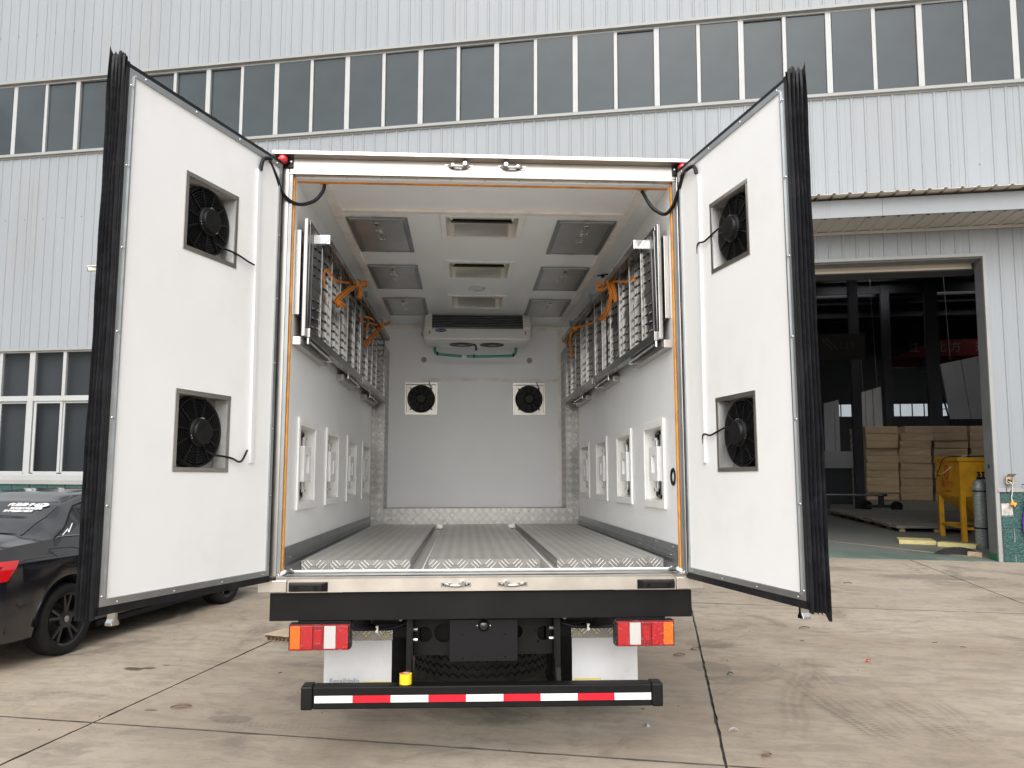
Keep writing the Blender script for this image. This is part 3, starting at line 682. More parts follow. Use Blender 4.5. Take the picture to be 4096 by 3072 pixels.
rbx = thing('standin_crate', 'added red crate standing in for a red reflection in the low window', 'crate', FAC, (-9.8, .75, 1.42))  # added, its red stands in for a reflection in the glass
m = MB(); m.box(-10.0, -9.55, .55, .56, 1.42, 1.64); m.box(-10.0, -9.55, .94, .95, 1.42, 1.64); m.box(-10.0, -9.99, .56, .94, 1.42, 1.64); m.box(-9.56, -9.55, .56, .94, 1.42, 1.64); m.box(-9.99, -9.56, .56, .94, 1.42, 1.43); m.build('body', 'marker_red', rbx)
MB().box(-9.85, -9.70, .545, .5495, 1.54, 1.59).build('label_plate', 'flap_white', rbx)
dk = thing('standin_desk', 'added dark desk under the red stand-in crate behind the low window', 'desk', FAC, (-9.9, .8, .02))  # added only to carry the stand-in crate at window height
MB().box(-10.4, -9.4, .45, 1.1, 1.37, 1.415).build('top', 'chassis_black', dk)
for u in (-10.38, -9.46): MB().box(u, u + .05, .5, 1.05, .02, 1.369).build('leg', 'chassis_black', dk)
cc = thing('security_camera', 'white bullet security camera fixed to the ribbed wall behind the opened door', 'security camera', FAC, (-8.65, 0, 5.5))
m = MB(); m.box(-8.58, -8.48, -.04, -.022, 5.44, 5.56); m.tube([(-8.53, -.03, 5.5), (-8.55, -.16, 5.5), (-8.58, -.2, 5.52)], .02, 8); m.build('bracket', 'pvc_white', cc)
m = MB(); m.tube([(-8.50, -.15, 5.55), (-8.78, -.30, 5.51)], .05, 12); m.box(-8.80, -8.52, -.33, -.14, 5.575, 5.59); m.v = [(x + .0, y, z) for x, y, z in m.v]; m.build('housing', 'pvc_cream', cc, smooth=40)
MB().tube([(-8.781, -.301, 5.51), (-8.79, -.305, 5.509)], .04, 12).build('lens', 'black_gloss', cc)

# ------------------------------------------------------------------ things inside the workshop
ords = ['bottom', 'second', 'third', 'fourth', 'fifth', 'sixth', 'seventh', 'eighth', 'ninth', 'top']
stk = [('near stack beside the low white machine', 11.62, 1.33, 0), ('stack behind the yellow hopper rim', 13.0, 1.29, 1), ('stack right above the hopper', 14.42, 1.33, 0), ('stack half hidden by the door jamb', 15.88, 1.3, 1)]
for si, (sn, u0, w, sty) in enumerate(stk):
    for k in range(10):
        dx = random.uniform(-.02, .02) + (.10 if (si == 1 and k == 8) else .28 if (si == 1 and k == 9) else -.02 * (k < 1)); h = .312
        z0 = .02 + .3225 * k; m = MB(); j = lambda: random.uniform(-.03, .03)
        a, b, y0, y1 = u0 + dx, u0 + dx + w, 23 + random.uniform(-.03, .03), 25.9
        m.hexa([(a + j(), y0 + j(), z0), (b + j(), y0 + j(), z0), (b + j(), y1, z0), (a + j(), y1, z0), (a + j(), y0 + j(), z0 + h), (b + j(), y0 + j(), z0 + h), (b + j(), y1, z0 + h), (a + j(), y1, z0 + h)])
        solo(m, 'board_bundle', 'bundle_paper', FAC, (u0 + w / 2, 24.4, z0), f'{ords[k]} brown film wrapped board bundle, {sn}', 'board bundle', 'wrapped board bundles stacked in the workshop', bevel=.02)
hp = thing('hopper', 'yellow steel hopper on four legs with red lettering inside the roller door', 'hopper', FAC, (9.53, 4.29, 0))
HX0, HX1, HY0, HY1 = 8.83, 10.23, 3.58, 5.0
m = MB(); t = .012
m.box(HX0, HX0 + t, HY0, HY1, .92, 1.66); m.box(HX1 - t, HX1, HY0, HY1, .92, 1.66); m.box(HX0 + t, HX1 - t, HY0, HY0 + t, .92, 1.66); m.box(HX0 + t, HX1 - t, HY1 - t, HY1, .92, 1.66)
m.build('bin', 'hopper_yellow', hp)
m = MB(); o_ = .035
m.box(HX0 - o_, HX1 + o_, HY0 - o_, HY0 + .02, 1.655, 1.735); m.box(HX0 - o_, HX1 + o_, HY1 - .02, HY1 + o_, 1.655, 1.735); m.box(HX0 - o_, HX0 + .02, HY0 + .02, HY1 - .02, 1.655, 1.735); m.box(HX1 - .02, HX1 + o_, HY0 + .02, HY1 - .02, 1.655, 1.735)
m.build('rim', 'hopper_yellow', hp, bevel=.006)
m = MB(); cxh, cyh = 9.53, 4.29
m.add([(HX0, HY0, .92), (HX1, HY0, .92), (HX1, HY1, .92), (HX0, HY1, .92), (cxh - .12, cyh - .12, .28), (cxh + .12, cyh - .12, .28), (cxh + .12, cyh + .12, .28), (cxh - .12, cyh + .12, .28)], [(0, 1, 5, 4), (1, 2, 6, 5), (2, 3, 7, 6), (3, 0, 4, 7), (4, 5, 6, 7)])
m.build('cone', 'hopper_yellow', hp)
for x, y in ((HX0, HY0), (HX1 - .09, HY0), (HX0, HY1 - .09), (HX1 - .09, HY1 - .09)):
    m = MB(); m.box(x - .004, x + .09, y - .004, y + .012, 0, 1.654); m.box(x - .004, x + .012, y + .012, y + .09, 0, 1.654); m.build('leg', 'hopper_yellow', hp)
for a in (MB().box(HX0 + .02, HX0 + .06, HY0 + .1, HY1 - .1, .26, .31), MB().box(HX1 - .06, HX1 - .02, HY0 + .1, HY1 - .1, .26, .31), MB().box(HX0 + .1, HX1 - .1, HY0 + .02, HY0 + .06, .24, .29), MB().box(HX0 + .1, HX1 - .1, HY1 - .06, HY1 - .02, .26, .31)):
    a.build('cross_brace', 'hopper_yellow', hp)
side = Matrix(((0, 0, -1, HX0 - .004), (-1, 0, 0, 0), (0, 1, 0, 0), (0, 0, 0, 1)))
def on_side(y, z): return Matrix.Translation((0, y, z)) @ side
m = MB(); m.lathe([(.115, -.004), (.15, -.004), (.15, .0), (.115, .0)], (HX0 - .002, 4.36, 1.42), 'x', 28, close=True); m.v = [(x, y, 1.42 + (z - 1.42) * 1.05) for x, y, z in m.v]; m.build('emblem_ring', 'red_print', hp)
text('emblem_letters', 'YF', .19, on_side(4.36, 1.42), 'red_print', hp, sx=.8)
text('lettering', '周口汽车', .17, on_side(4.32, 1.15), 'red_print', hp); text('lettering', 'Trading Qiche', .075, on_side(4.32, 1.02), 'red_print', hp)
hc = thing('hopper_cable', 'dark cable draped over the yellow hopper rim', 'cable', FAC, (9.0, 4.0, 1.74))
MB().tube(spline([(10.2, 4.3, 1.78), (9.6, 4.2, 1.76), (9.1, 4.25, 1.765), (8.78, 4.3, 1.72), (8.7, 4.4, 1.5), (8.66, 4.45, 1.36), (8.70, 4.4, 1.34)]), .011, 6).build('cable', 'cable_black', hc, smooth=60)
MB().tube(spline([(10.3, 4.4, 1.86), (9.4, 4.1, 1.79), (9.0, 3.9, 1.75), (8.78, 4.2, 1.45), (8.75, 4.5, 1.38)]), .008, 6).build('cable', 'pvc_cream', hc, smooth=60)
def cylinder(u, v, lab, rz):
    t = thing('gas_cylinder', lab, 'gas cylinder', FAC @ Matrix.Translation((u, v, .003)) @ Matrix.Rotation(rz, 4, 'Z'), (0, 0, 0), 'gas cylinders inside the door jamb')
    MB().lathe([(0, 0), (.10, 0), (.112, .015), (.112, 1.15), (.105, 1.21), (.085, 1.26), (.05, 1.295), (.04, 1.30), (.04, 1.32), (0, 1.32)], n=28).build('bottle', 'cyl_grey', t, smooth=50)
    m = MB(); m.lathe([(.042, 1.30), (.042, 1.34), (.025, 1.35), (.018, 1.36), (.018, 1.42), (.03, 1.42), (.03, 1.45), (0, 1.45)], n=14); m.tube([(0, 0, 1.385), (.05, 0, 1.385)], .014, 8); m.build('valve', 'chassis_black', t, smooth=40)
    for z in (1.08, .38): MB().lathe([(.112, z - .013), (.122, z - .013), (.122, z + .013), (.112, z + .013)], n=28, close=True).build('rubber_ring', 'rubber', t, smooth=50)
    return t
cylinder(8.705, 2.23, 'worn grey gas cylinder with valve beside the dark door jamb', .4)
cylinder(8.87, 2.46, 'second grey gas cylinder, mostly hidden behind the first and the jamb', 1.4)
pl = thing('board_pallet', 'large low timber pallet covered with grey boards on the workshop floor', 'pallet', FAC, (9.3, 9.0, 0))
for k in range(14):
    v0 = 5.85 + .49 * k + random.uniform(-.01, .01); MB().box(8.17 - .018 * k * 1.4 + random.uniform(-.05, .05), 12.4, v0, v0 + .475, .125 + .006 * (k % 3), .15 + .006 * (k % 3)).build('deck_plank', 'wood_grey', pl)
for k in range(8):
    v0 = 5.9 + .95 * k; MB().box(8.24 - .03 * k, 8.36 - .03 * k, v0, v0 + .12, 0.003, .085).build('pallet_block', 'wood', pl)
for u in (9.0, 9.8, 10.6): MB().box(u, u + .12, 5.88, 5.98, .003, .085).build('pallet_block', 'wood', pl)
MB().box(8.15, 12.4, 5.84, 5.9, .087, .124).build('edge_beam', 'wood_grey', pl); m = MB(); m.hexa([(8.16, 5.9, .087), (8.24, 5.9, .087), (8.0, 12.6, .087), (7.9, 12.6, .087), (8.16, 5.9, .124), (8.24, 5.9, .124), (8.0, 12.6, .124), (7.9, 12.6, .124)]); m.build('edge_beam', 'wood', pl)
MB().box(8.45, 12.4, 5.80, 5.835, .11, .135).build('metal_edge', 'alu_trim', pl)
ax = thing('axle_trolley', 'black trolley axle with two small tyres in front of the board stacks', 'trolley', FAC, (9.9, 14.5, 0))
for u, v in ((9.5, 14.3), (10.35, 13.9)):
    w = MB(); w.lathe([(.06, -.07), (.13, -.075), (.17, -.06), (.185, -.03), (.185, .03), (.17, .06), (.13, .075), (.06, .07)], (u, v, .188), 'y', 24); w.build('tyre', 'tyre_rubber', ax, smooth=40)
    MB().lathe([(0, -.03), (.05, -.045), (.10, -.04), (.125, -.06), (.125, .06), (0, .05)], (u, v, .188), 'y', 20).build('rim', 'rim_black', ax, smooth=40)
m = MB(); m.box(9.5, 10.35, 14.05, 14.15, .14, .24); m.box(7.9, 10.1, 14.0, 14.2, .52, .60); m.box(9.85, 10.0, 14.02, 14.18, .24, .52); m.box(7.9, 9.9, 14.5, 14.6, .50, .58); m.box(8.0, 8.3, 14.0, 14.2, .003, .52); m.build('chassis', 'interior_steel', ax, bevel=.008)
m = MB(); m.box(8.0, 9.95, 13.98, 14.0, .55, .585); m.build('bed_rail', 'alu_trim', ax)
wm_ = thing('white_machine', 'white panelled machine cabinet left of the stacked boards', 'machine', FAC, (9.4, 19.5, 0))
MB().box(7.6, 10.2, 19, 20.4, 1.42, 2.08).build('cabinet', 'pale_board', wm_, bevel=.02); MB().box(7.6, 10.15, 19.1, 20.3, .003, 1.42).build('base', 'interior_steel', wm_)
text('lettering', 'DARMAN', .1, Matrix(((1, 0, 0, 9.4), (0, 0, 1, 18.995), (0, 1, 0, 1.58), (0, 0, 0, 1))) @ Matrix.Diagonal((1, 1, -1, 1)), 'print_grey', wm_)
def slab_panel(nm, lab, us, zt0, zt1, z0, v, lean=0.0):
    t = thing(nm, lab, 'wall panel', FAC, (us[0], v, z0), 'pale panels stood upright in the workshop')
    n = len(us) - 1
    for k in range(n):
        f = lambda u: zt0 + (zt1 - zt0) * (u - us[0]) / (us[-1] - us[0])
        a, b = us[k] + .012, us[k + 1] - .012
        m = MB(); m.hexa([(a + lean, v, z0), (b + lean, v, z0), (b + lean, v + .1, z0), (a + lean, v + .1, z0), (a, v, f(a)), (b, v, f(b)), (b, v + .1, f(b)), (a, v + .1, f(a))]); m.build('panel', 'pale_board', t)
    return t
slab_panel('standing_panel', 'three tall pale panels standing together behind the stacks', (12.2, 12.52, 12.86, 13.26), 4.98, 5.3, .003, 26.5, .05)
slab_panel('standing_panel', 'widest group of grey panels leaning beside the door jamb', (13.95, 14.72, 15.35, 16.0), 5.62, 6.05, 3.4, 20.3, .28)
slab_panel('standing_panel', 'narrow pale panel standing at the door seal', (9.35, 9.75, 9.95), 4.05, 4.2, .003, 20.0)
for u, v, z0, z1, lb in ((12.45, 26.55, 5.05, HZ, 'thin hoist rope above the left edge of three tall panels'), (13.1, 26.55, 5.2, HZ, 'thin hoist rope above the right edge of three tall panels'), (14.35, 20.35, 5.8, HZ, 'thin hoist rope crossing the red crane girder')):
    solo(MB().tube([(u, v, z0), (u - .15, v, z1)], .012, 5), 'hoist_rope', 'trim_sheet', FAC, (u, v, z0), lb, 'rope')
cr = thing('crane_beam', 'red overhead crane girder with white characters inside the workshop', 'crane', FAC, (18, 29.7, 6.6))
m = MB(); m.prism([(15.15, 7.25), (16.75, 7.95), (22.5, 7.95), (22.5, 7.10), (14.7, 7.10)], 'y', 29.5, 30.0); m.prism([(14.7, 6.62), (22.5, 6.62), (22.5, 7.06), (14.7, 7.06)], 'y', 30.1, 30.4); m.build('girder', 'crane_red', cr)
fm = lambda u, v, z: Matrix(((1, 0, 0, u), (0, 0, -1, v), (0, 1, 0, z), (0, 0, 0, 1)))
for ch, u in (('江', 15.72), ('北', 16.95), ('方', 17.68), ('通', 18.88)): text('character', ch, .57, fm(u, 29.49, 7.52), 'crane_text', cr)
m = MB(); m.box(15.85, 16.98, 29.6, 29.9, 6.34, 6.61); m.box(17.66, 18.58, 29.6, 29.9, 6.44, 6.61); m.build('hoist_trolley', 'interior_steel', cr)
cr2 = thing('crane_beam', 'dark brown crane girder marked 129 in the workshop shadows', 'crane', FAC, (8.2, 14, 5.2))
MB().box(6.0, 9.6, 14, 14.4, 5.15, 6.0).build('girder', 'crane_brown', cr2); text('lettering', '129', .36, fm(9.0, 13.99, 5.58), 'crane_mark', cr2)
m = MB()
for k in range(2): m.hexa([(8.15 + .16 * k, 13.985, 5.85), (8.24 + .16 * k, 13.985, 5.85), (8.24 + .16 * k, 13.99, 5.85), (8.15 + .16 * k, 13.99, 5.85), (8.5 + .16 * k, 13.985, 5.45), (8.59 + .16 * k, 13.985, 5.45), (8.59 + .16 * k, 13.99, 5.45), (8.5 + .16 * k, 13.99, 5.45)])
m.build('stripe', 'crane_mark', cr2)
m = MB(); m.hexa([(7.37, 2.76, .006), (8.02, 2.62, .006), (8.12, 3.25, .006), (7.5, 3.4, .006), (7.37, 2.76, .086), (8.02, 2.62, .086), (8.12, 3.25, .086), (7.5, 3.4, .086)])
solo(m, 'foam_block', 'foam_yellow', FAC, (7.75, 3.0, 0), 'pale yellow foam slab lying alone on the workshop floor', 'foam block', 'yellow foam offcuts on the workshop floor', bevel=.01)
m = MB(); m.hexa([(7.95, 2.35, .006), (8.52, 2.02, .006), (8.66, 2.2, .006), (8.1, 2.55, .006), (7.95, 2.35, .096), (8.52, 2.02, .086), (8.66, 2.2, .086), (8.1, 2.55, .096)])
solo(m, 'foam_block', 'foam_yellow', FAC, (8.3, 2.3, 0), 'long yellow foam offcut at the foot of the gas cylinder', 'foam block', 'yellow foam offcuts on the workshop floor', bevel=.01)
m = MB(); vs = []; n1, n2 = 16, 5
for i in range(n2):
    for k in range(n1):
        a = 2 * math.pi * k / n1; q = 1 - i / (n2 - 1); rr_ = (.3 * q + .02) * (1 + .3 * math.sin(2 * a + 1) + .15 * math.sin(5 * a)); vs.append((7.86 + rr_ * math.cos(a), 1.05 + .5 * rr_ * math.sin(a), .006 + .09 * (1 - q ** 2) * (1 + .4 * math.sin(3 * a))))
m.add(vs, [(i * n1 + k, i * n1 + (k + 1) % n1, (i + 1) * n1 + (k + 1) % n1, (i + 1) * n1 + k) for i in range(n2 - 1) for k in range(n1)] + [tuple((n2 - 1) * n1 + k for k in range(n1))])
solo(m, 'dropped_rag', 'cloth_black', FAC, (7.86, 1.05, 0), 'crumpled black rag on the floor just inside the door', 'rag', smooth=30)
m = MB(); m.hexa([(7.93, .74, .006), (8.12, .62, .006), (8.12, .74, .006), (7.98, .84, .006), (7.93, .74, .08), (8.12, .62, .08), (8.12, .74, .08), (7.98, .84, .08)])
solo(m, 'wood_offcut', 'wood', FAC, (8.04, .72, 0), 'small brown wood offcut against the foot of the door jamb', 'wood offcut', bevel=.006)

# ================================================================== TRUCK (truck frame: x right, y towards the cab, z up from the rear sill)
trk = thing('refrigerated_truck', 'white insulated box truck seen from behind with both rear doors swung open', 'truck', TRK, (0, 3.0, -.93))
WX, CZ, FZ, BY = 1.0927, 2.25, .012, 4.42      # inner half width, ceiling, floor, bulkhead
def mirror(s):                                  # s=-1 left, +1 right
    return lambda x, y, z: (s * x, y, z)
# side walls with square holes for the flap boxes
VY = [(.297, .865), (1.257, 1.84), (2.268, 2.856), (3.25, 3.86)]; VZ = (.343, .889)
for s in (-1, 1):
    m = MB(mirror(s)); x0, x1 = WX, 1.205
    ys = [.05] + [q for a, b in VY for q in (a + .045, b - .045)] + [BY + .1]
    m.box(x0, x1, .05, BY + .1, .0, VZ[0] + .045); m.box(x0, x1, .05, BY + .1, VZ[1] - .045, CZ)
    for k in range(0, len(ys), 2): m.box(x0, x1, ys[k], ys[k + 1], VZ[0] + .045, VZ[1] - .045)
    m.build('side_wall', 'white_panel', trk)
    MB(mirror(s)).box(1.206, 1.212, .05, BY + .15, -.02, 2.34).build('outer_skin', 'cab_white', trk)
m = MB(); WV = [(.664, 1.093), (1.785, 2.272), (2.976, 3.463)]; m.box(-1.21, -.245, .05, BY + .15, CZ, 2.34); m.box(.239, 1.21, .05, BY + .15, CZ, 2.34)
ys = [.05] + [q for w in WV for q in w] + [BY + .15]
for k in range(0, len(ys), 2): m.box(-.245, .239, ys[k], ys[k + 1], CZ, 2.34)
m.box(-.245, .239, .6, 3.5, 2.335, 2.34)
m.build('roof', 'white_panel', trk)
m = MB(); fx, fz0, fz1 = .161, 1.259, 1.577
m.box(-1.205, 1.205, BY, BY + .15, 0, fz0); m.box(-1.205, 1.205, BY, BY + .15, fz1, CZ - .002)
for a, b in ((-1.205, -.601 - fx), (-.601 + fx, .600 - fx), (.600 + fx, 1.205)): m.box(a, b, BY, BY + .15, fz0, fz1)
m.box(-.8, .8, BY + .1, BY + .15, fz0, fz1); m.build('bulkhead', 'grey_panel', trk)
MB().box(-1.205, 1.205, .10, BY + .1, -.075, FZ).build('box_floor', 'tread_xy', trk)
# rear frame
m = MB(); m.box(-1.12, 1.12, .0, .096, 2.2675, 2.349); m.build('rear_header', 'steel', trk, bevel=.004)
MB().box(-1.10, 1.10, .0, .006, 2.262, 2.2745).build('header_lip', 'steel', trk)
m = MB(); m.prism([(-.062, 2.349), (-.062, 2.371), (.05, 2.385), (.05, 2.349)], 'x', -1.207, 1.207); m.build('rain_gutter', 'steel_frame', trk, bevel=.003)
MB().box(-1.12, 1.12, .002, .096, 2.2585, 2.2675).build('header_soffit', 'steel_frame', trk)
for k in range(11): MB().tube([(-1.0 + .2 * k, .05, 2.2585), (-1.0 + .2 * k, .05, 2.2555)], .006, 8).build('rivet', 'chrome', trk)
for s in (-1, 1):
    m = MB(mirror(s)); m.box(1.12, 1.206, 0, .05, -.0, 2.349); m.build('corner_post', 'steel', trk, bevel=.005)
    MB(mirror(s)).box(1.101, 1.12, .008, .05, .0, 2.2585).build('post_return', 'alu_dark', trk)
    MB(mirror(s)).box(WX - .001, 1.101, .03, .05, .01, 2.25).build('orange_seal', 'orange_foam', trk)
    zz_ = [.0 + .2 * k for k in range(12)]
    m = MB(mirror(s))
    for z in zz_: m.tube([(1.1005, .03, .1 + z), (1.098, .03, .1 + z)], .004, 6)
    ro = m.build('jamb_rivets', 'chrome', trk); tag(ro, kind='stuff')
MB().box(-WX, WX, .096, .11, 2.243, 2.2585).build('orange_seal', 'orange_foam', trk)
m = MB(); m.prism([(.0, -.012), (.0, .0), (.012, .004), (.05, .003), (.055, .008), (.09, .008), (.095, .012), (.13, .013), (.13, -.012)], 'x', -1.12, 1.12); m.build('threshold', 'alu', trk)
MB().tube([(-1.06, .135, .016), (1.06, .137, .016)], .006, 6).build('sealant_bead', 'silicone', trk)
for s in (-1, 1): MB(mirror(s)).tube(spline([(1.115, .012, .006), (1.09, .04, .02), (1.085, .08, .022), (1.07, .13, .02)]), .011, 6).build('sealant_bead', 'silicone', trk, smooth=60)
MB().prism([(.0, -.002), (.0, -.083), (.13, -.083), (.13, -.013), (.004, -.013)], 'x', -1.06, 1.06).build('rear_sill', 'steel_frame', trk, bevel=.003)
for s in (-1, 1):
    m = MB(mirror(s)); m.box(1.062, 1.215, -.004, .16, -.083, -.018); m.build('sill_corner', 'steel_frame', trk, bevel=.005)
    m = MB(mirror(s)); m.box(1.045, 1.12, .0, .1, -.0175, -.002); m.build('sill_corner', 'steel_frame', trk)
    # rubber buffers
    m = MB(mirror(s)); m.prism([(.843, -.078), (1.05, -.078), (1.05, -.028), (.843, -.028)], 'y', -.008, -.0005)
    m.hexa([(.843, -.008, -.078), (1.05, -.008, -.078), (1.045, -.034, -.072), (.872, -.034, -.072), (.843, -.008, -.028), (1.05, -.008, -.028), (1.045, -.034, -.038), (.872, -.034, -.038)])
    bo = m.build('rubber_buffer', 'black_plastic', trk, bevel=.003)
    for x in (.90, 1.01): MB(mirror(s)).lathe([(.004, -.034), (.013, -.034), (.013, -.039), (.0085, -.039), (.0085, -.032)], (x, 0, -.055), 'y', 14).build('bolt', 'chassis_black', bo)
    # door holding keepers on header and sill
    for zc in (2.318, -.046):
        cx = .153
        m = MB(mirror(s)); m.box(cx - .08, cx - .045, -.006, -.0005, zc - .013, zc + .011); m.box(cx + .045, cx + .082, -.006, -.0005, zc - .013, zc + .011)
        m.tube(spline([(cx - .06, -.008, zc), (cx - .035, -.022, zc - .004), (cx, -.026, zc - .006), (cx + .035, -.022, zc - .004), (cx + .06, -.008, zc)], 4), [.008] * 17, 8)
        m.lathe([(.0, -.045), (.012, -.045), (.02, -.02), (.02, -.006)], (cx - .035, 0, zc + .006), 'y', 12); m.lathe([(.0, -.03), (.008, -.03), (.01, -.006)], (cx + .035, 0, zc + .004), 'y', 10)
        ko = m.build('bar_keeper', 'chrome', trk, smooth=45)
        for x in (cx - .068, cx + .07): MB(mirror(s)).disc((x, -.0065, zc - .001), .005, 'y', 8).build('bolt', 'chassis_black', ko)
    # red marker lamps
    MB(mirror(s)).box(1.097, 1.2, -.012, -.0005, 2.288, 2.346).build('marker_plate', 'black_plastic', trk, bevel=.003)
    m = MB(mirror(s)); m.lathe([(.030, -.012), (.034, -.03), (.030, -.036)], (1.15, 0, 2.327), 'y', 20); m.build('marker_base', 'black_plastic', trk, smooth=40)
    m = MB(mirror(s)); m.lathe([(.028, -.03), (.027, -.045), (.02, -.058), (.009, -.063), (0, -.064)], (1.15, 0, 2.327), 'y', 20); m.build('marker_lens', 'marker_red', trk, smooth=60)
    MB(mirror(s)).disc((1.108, -.0125, 2.325), .004, 'y', 8).build('screw', 'chrome', trk)
# floor platforms of tread plate
for a, b in ((-1.03, -.418), (-.312, .324), (.426, 1.045)):
    m = MB(); m.box(a, b, .222, 4.0, FZ, .0645); po = m.build('floor_platform', 'tread_xy', trk)
    MB().box(a, b, .2195, .2215, FZ, .0665).build('front_plate', 'tread_xz', po)
    for x in (a, b): MB().box(x - .001, x + .001, .223, 3.99, FZ, .0655).build('side_plate', 'tread_yz', po)
for x in (-.365, .375):
    MB().tube([(x + .02, .14, .015), (x + .02, 3.98, .015)], .006, 6).build('sealant_bead', 'silicone', trk)
    m = MB(); m.box(x - .03, x + .03, 3.94, 4.01, .03, .066); m.lathe([(.018, .0665), (.02, .0685), (0, .0685)], (x, 3.97, 0), 'z', 14); m.build('drain_cover', 'alu', trk)
for s in (-1, 1):
    m = MB(mirror(s)); m.sheet([(WX - .004, .153), (WX - .007, .150), (WX - .007, .112), (WX - .010, .109), (WX - .007, .106), (WX - .007, .07), (WX - .010, .067), (WX - .007, .064), (WX - .008, .045), (WX - .03, .022), (WX - .045, .014)], 'y', .055, 4.0)
    m.build('wall_skirting', 'alu_dark', trk)
    m = MB(mirror(s))
    for k in range(10):
        for z in (.135, .085): m.lathe([(.005, WX - .007), (.005, WX - .010), (0, WX - .0105)], (0, .15 + .42 * k + (.05 if z < .1 else 0), z), 'x', 6)
    so2 = m.build('skirting_screws', 'chrome', trk); tag(so2, kind='stuff')
MB().box(-WX + .001, WX - .001, 4.0155, 4.05, FZ, .2257).build('kick_plate', 'tread_xz', trk)
MB().box(-WX + .001, WX - .001, 4.051, BY - .001, .19, .2257).build('kick_ledge', 'tread_xy', trk)
for s in (-1, 1):
    xi = .957
    MB(mirror(s)).box(xi, WX - .001, 4.0155, 4.0185, .2262, 1.93).build('corner_pillar', 'tread_xz', trk)
    MB(mirror(s)).box(xi, xi + .003, 4.019, BY - .001, .2262, 1.93).build('corner_pillar', 'tread_yz', trk)
    MB(mirror(s)).box(xi, WX - .001, 4.019, BY - .001, 1.927, 1.93).build('pillar_cap', 'alu', trk)
# cable trunking
for s in (-1, 1):
    m = MB(mirror(s)); m.box(.912, .972, .115, BY - .002, CZ - .018, CZ - .0005); m.build('cable_trunking', 'trunk_plastic', trk, bevel=.002)
    MB(mirror(s)).box(.916, .968, .112, .1152, CZ - .016, CZ - .002).build('trunking_end', 'cardboard', trk)
MB().box(-.91, .91, .545, .592, CZ - .017, CZ - .0005).build('cable_trunking', 'trunk_plastic', trk, bevel=.002)
MB().box(-.97, .97, BY - .02, BY - .0005, CZ - .052, CZ - .019).build('cable_trunking', 'trunk_plastic', trk, bevel=.002)
MB().box(-.601, .922, BY - .014, BY - .0005, 1.612, 1.645).build('cable_trunking', 'trunk_plastic', trk, bevel=.002)
MB().box(.924, .984, BY - .016, BY - .0005, .2262, CZ - .053).build('cable_trunking', 'trunk_plastic', trk, bevel=.002)
MB().box(-.60, -.57, BY - .014, BY - .0005, 1.60, 1.611).build('cable_trunking', 'trunk_plastic', trk)
for x in (-.575, .605):
    for z in (1.851, 2.142):
        MB().lathe([(0, BY - .012), (.01, BY - .012), (.012, BY - .009), (.03, BY - .009), (.032, BY - .0005)], (x, 0, z), 'y', 20).build('blind_cap', 'grey_cap', trk, smooth=40)
# roof hatches
for yi, (y0, y1) in enumerate(((.718, 1.508), (1.897, 2.698), (3.08, 3.875))):
    for s in (-1, 1):
        f = MB(mirror(s)); a, b, t = .501, .904, .034
        f.box(a, a + t, y0, y1, CZ - .012, CZ - .0005); f.box(b - t, b, y0, y1, CZ - .012, CZ - .0005)
        f.box(a + t, b - t, y0, y0 + .022, CZ - .010, CZ - .0005); f.box(a + t, b - t, y1 - .03, y1, CZ - .010, CZ - .0005)
        h = f.build('roof_hatch', 'alu_dark', trk, bevel=.002)
        f = MB(mirror(s)); f.box(a + .02, b - .02, y0 - .006, y0 + .03, CZ - .02, CZ - .0125); f.build('hinge_strip', 'alu_trim', h)
        MB(mirror(s)).box(a + t + .002, b - t - .002, y0 + .031, y1 - .031, CZ - .007, CZ - .003).build('cover', 'hatch_steel', h)
        for ly, off in ((y0 + .11, .0), (y0 + .30, .012)):
            cx = (a + b) / 2 + .01 - off; m = MB(mirror(s)); m.box(cx - .016, cx + .016, ly - .04, ly + .04, CZ - .014, CZ - .0075); m.box(cx - .010, cx + .010, ly - .025, ly + .015, CZ - .028, CZ - .0145)
            lp = [(cx - .022, ly + .01, CZ - .02), (cx - .02, ly + .10, CZ - .028), (cx + .02, ly + .10, CZ - .028), (cx + .022, ly + .01, CZ - .02)]
            m.tube(lp, .0035, 6); m.build('toggle_latch', 'chrome', h)
        MB(mirror(s)).box((a + b) / 2 - .015, (a + b) / 2 + .025, y0 - .03, y0 + .012, CZ - .034, CZ - .021).build('latch_keeper', 'steel', h)
        MB(mirror(s)).box((a + b) / 2 - .02, (a + b) / 2 + .02, y1 + .006, y1 + .022, CZ - .006, CZ - .0006).build('latch_keeper', 'steel', h)
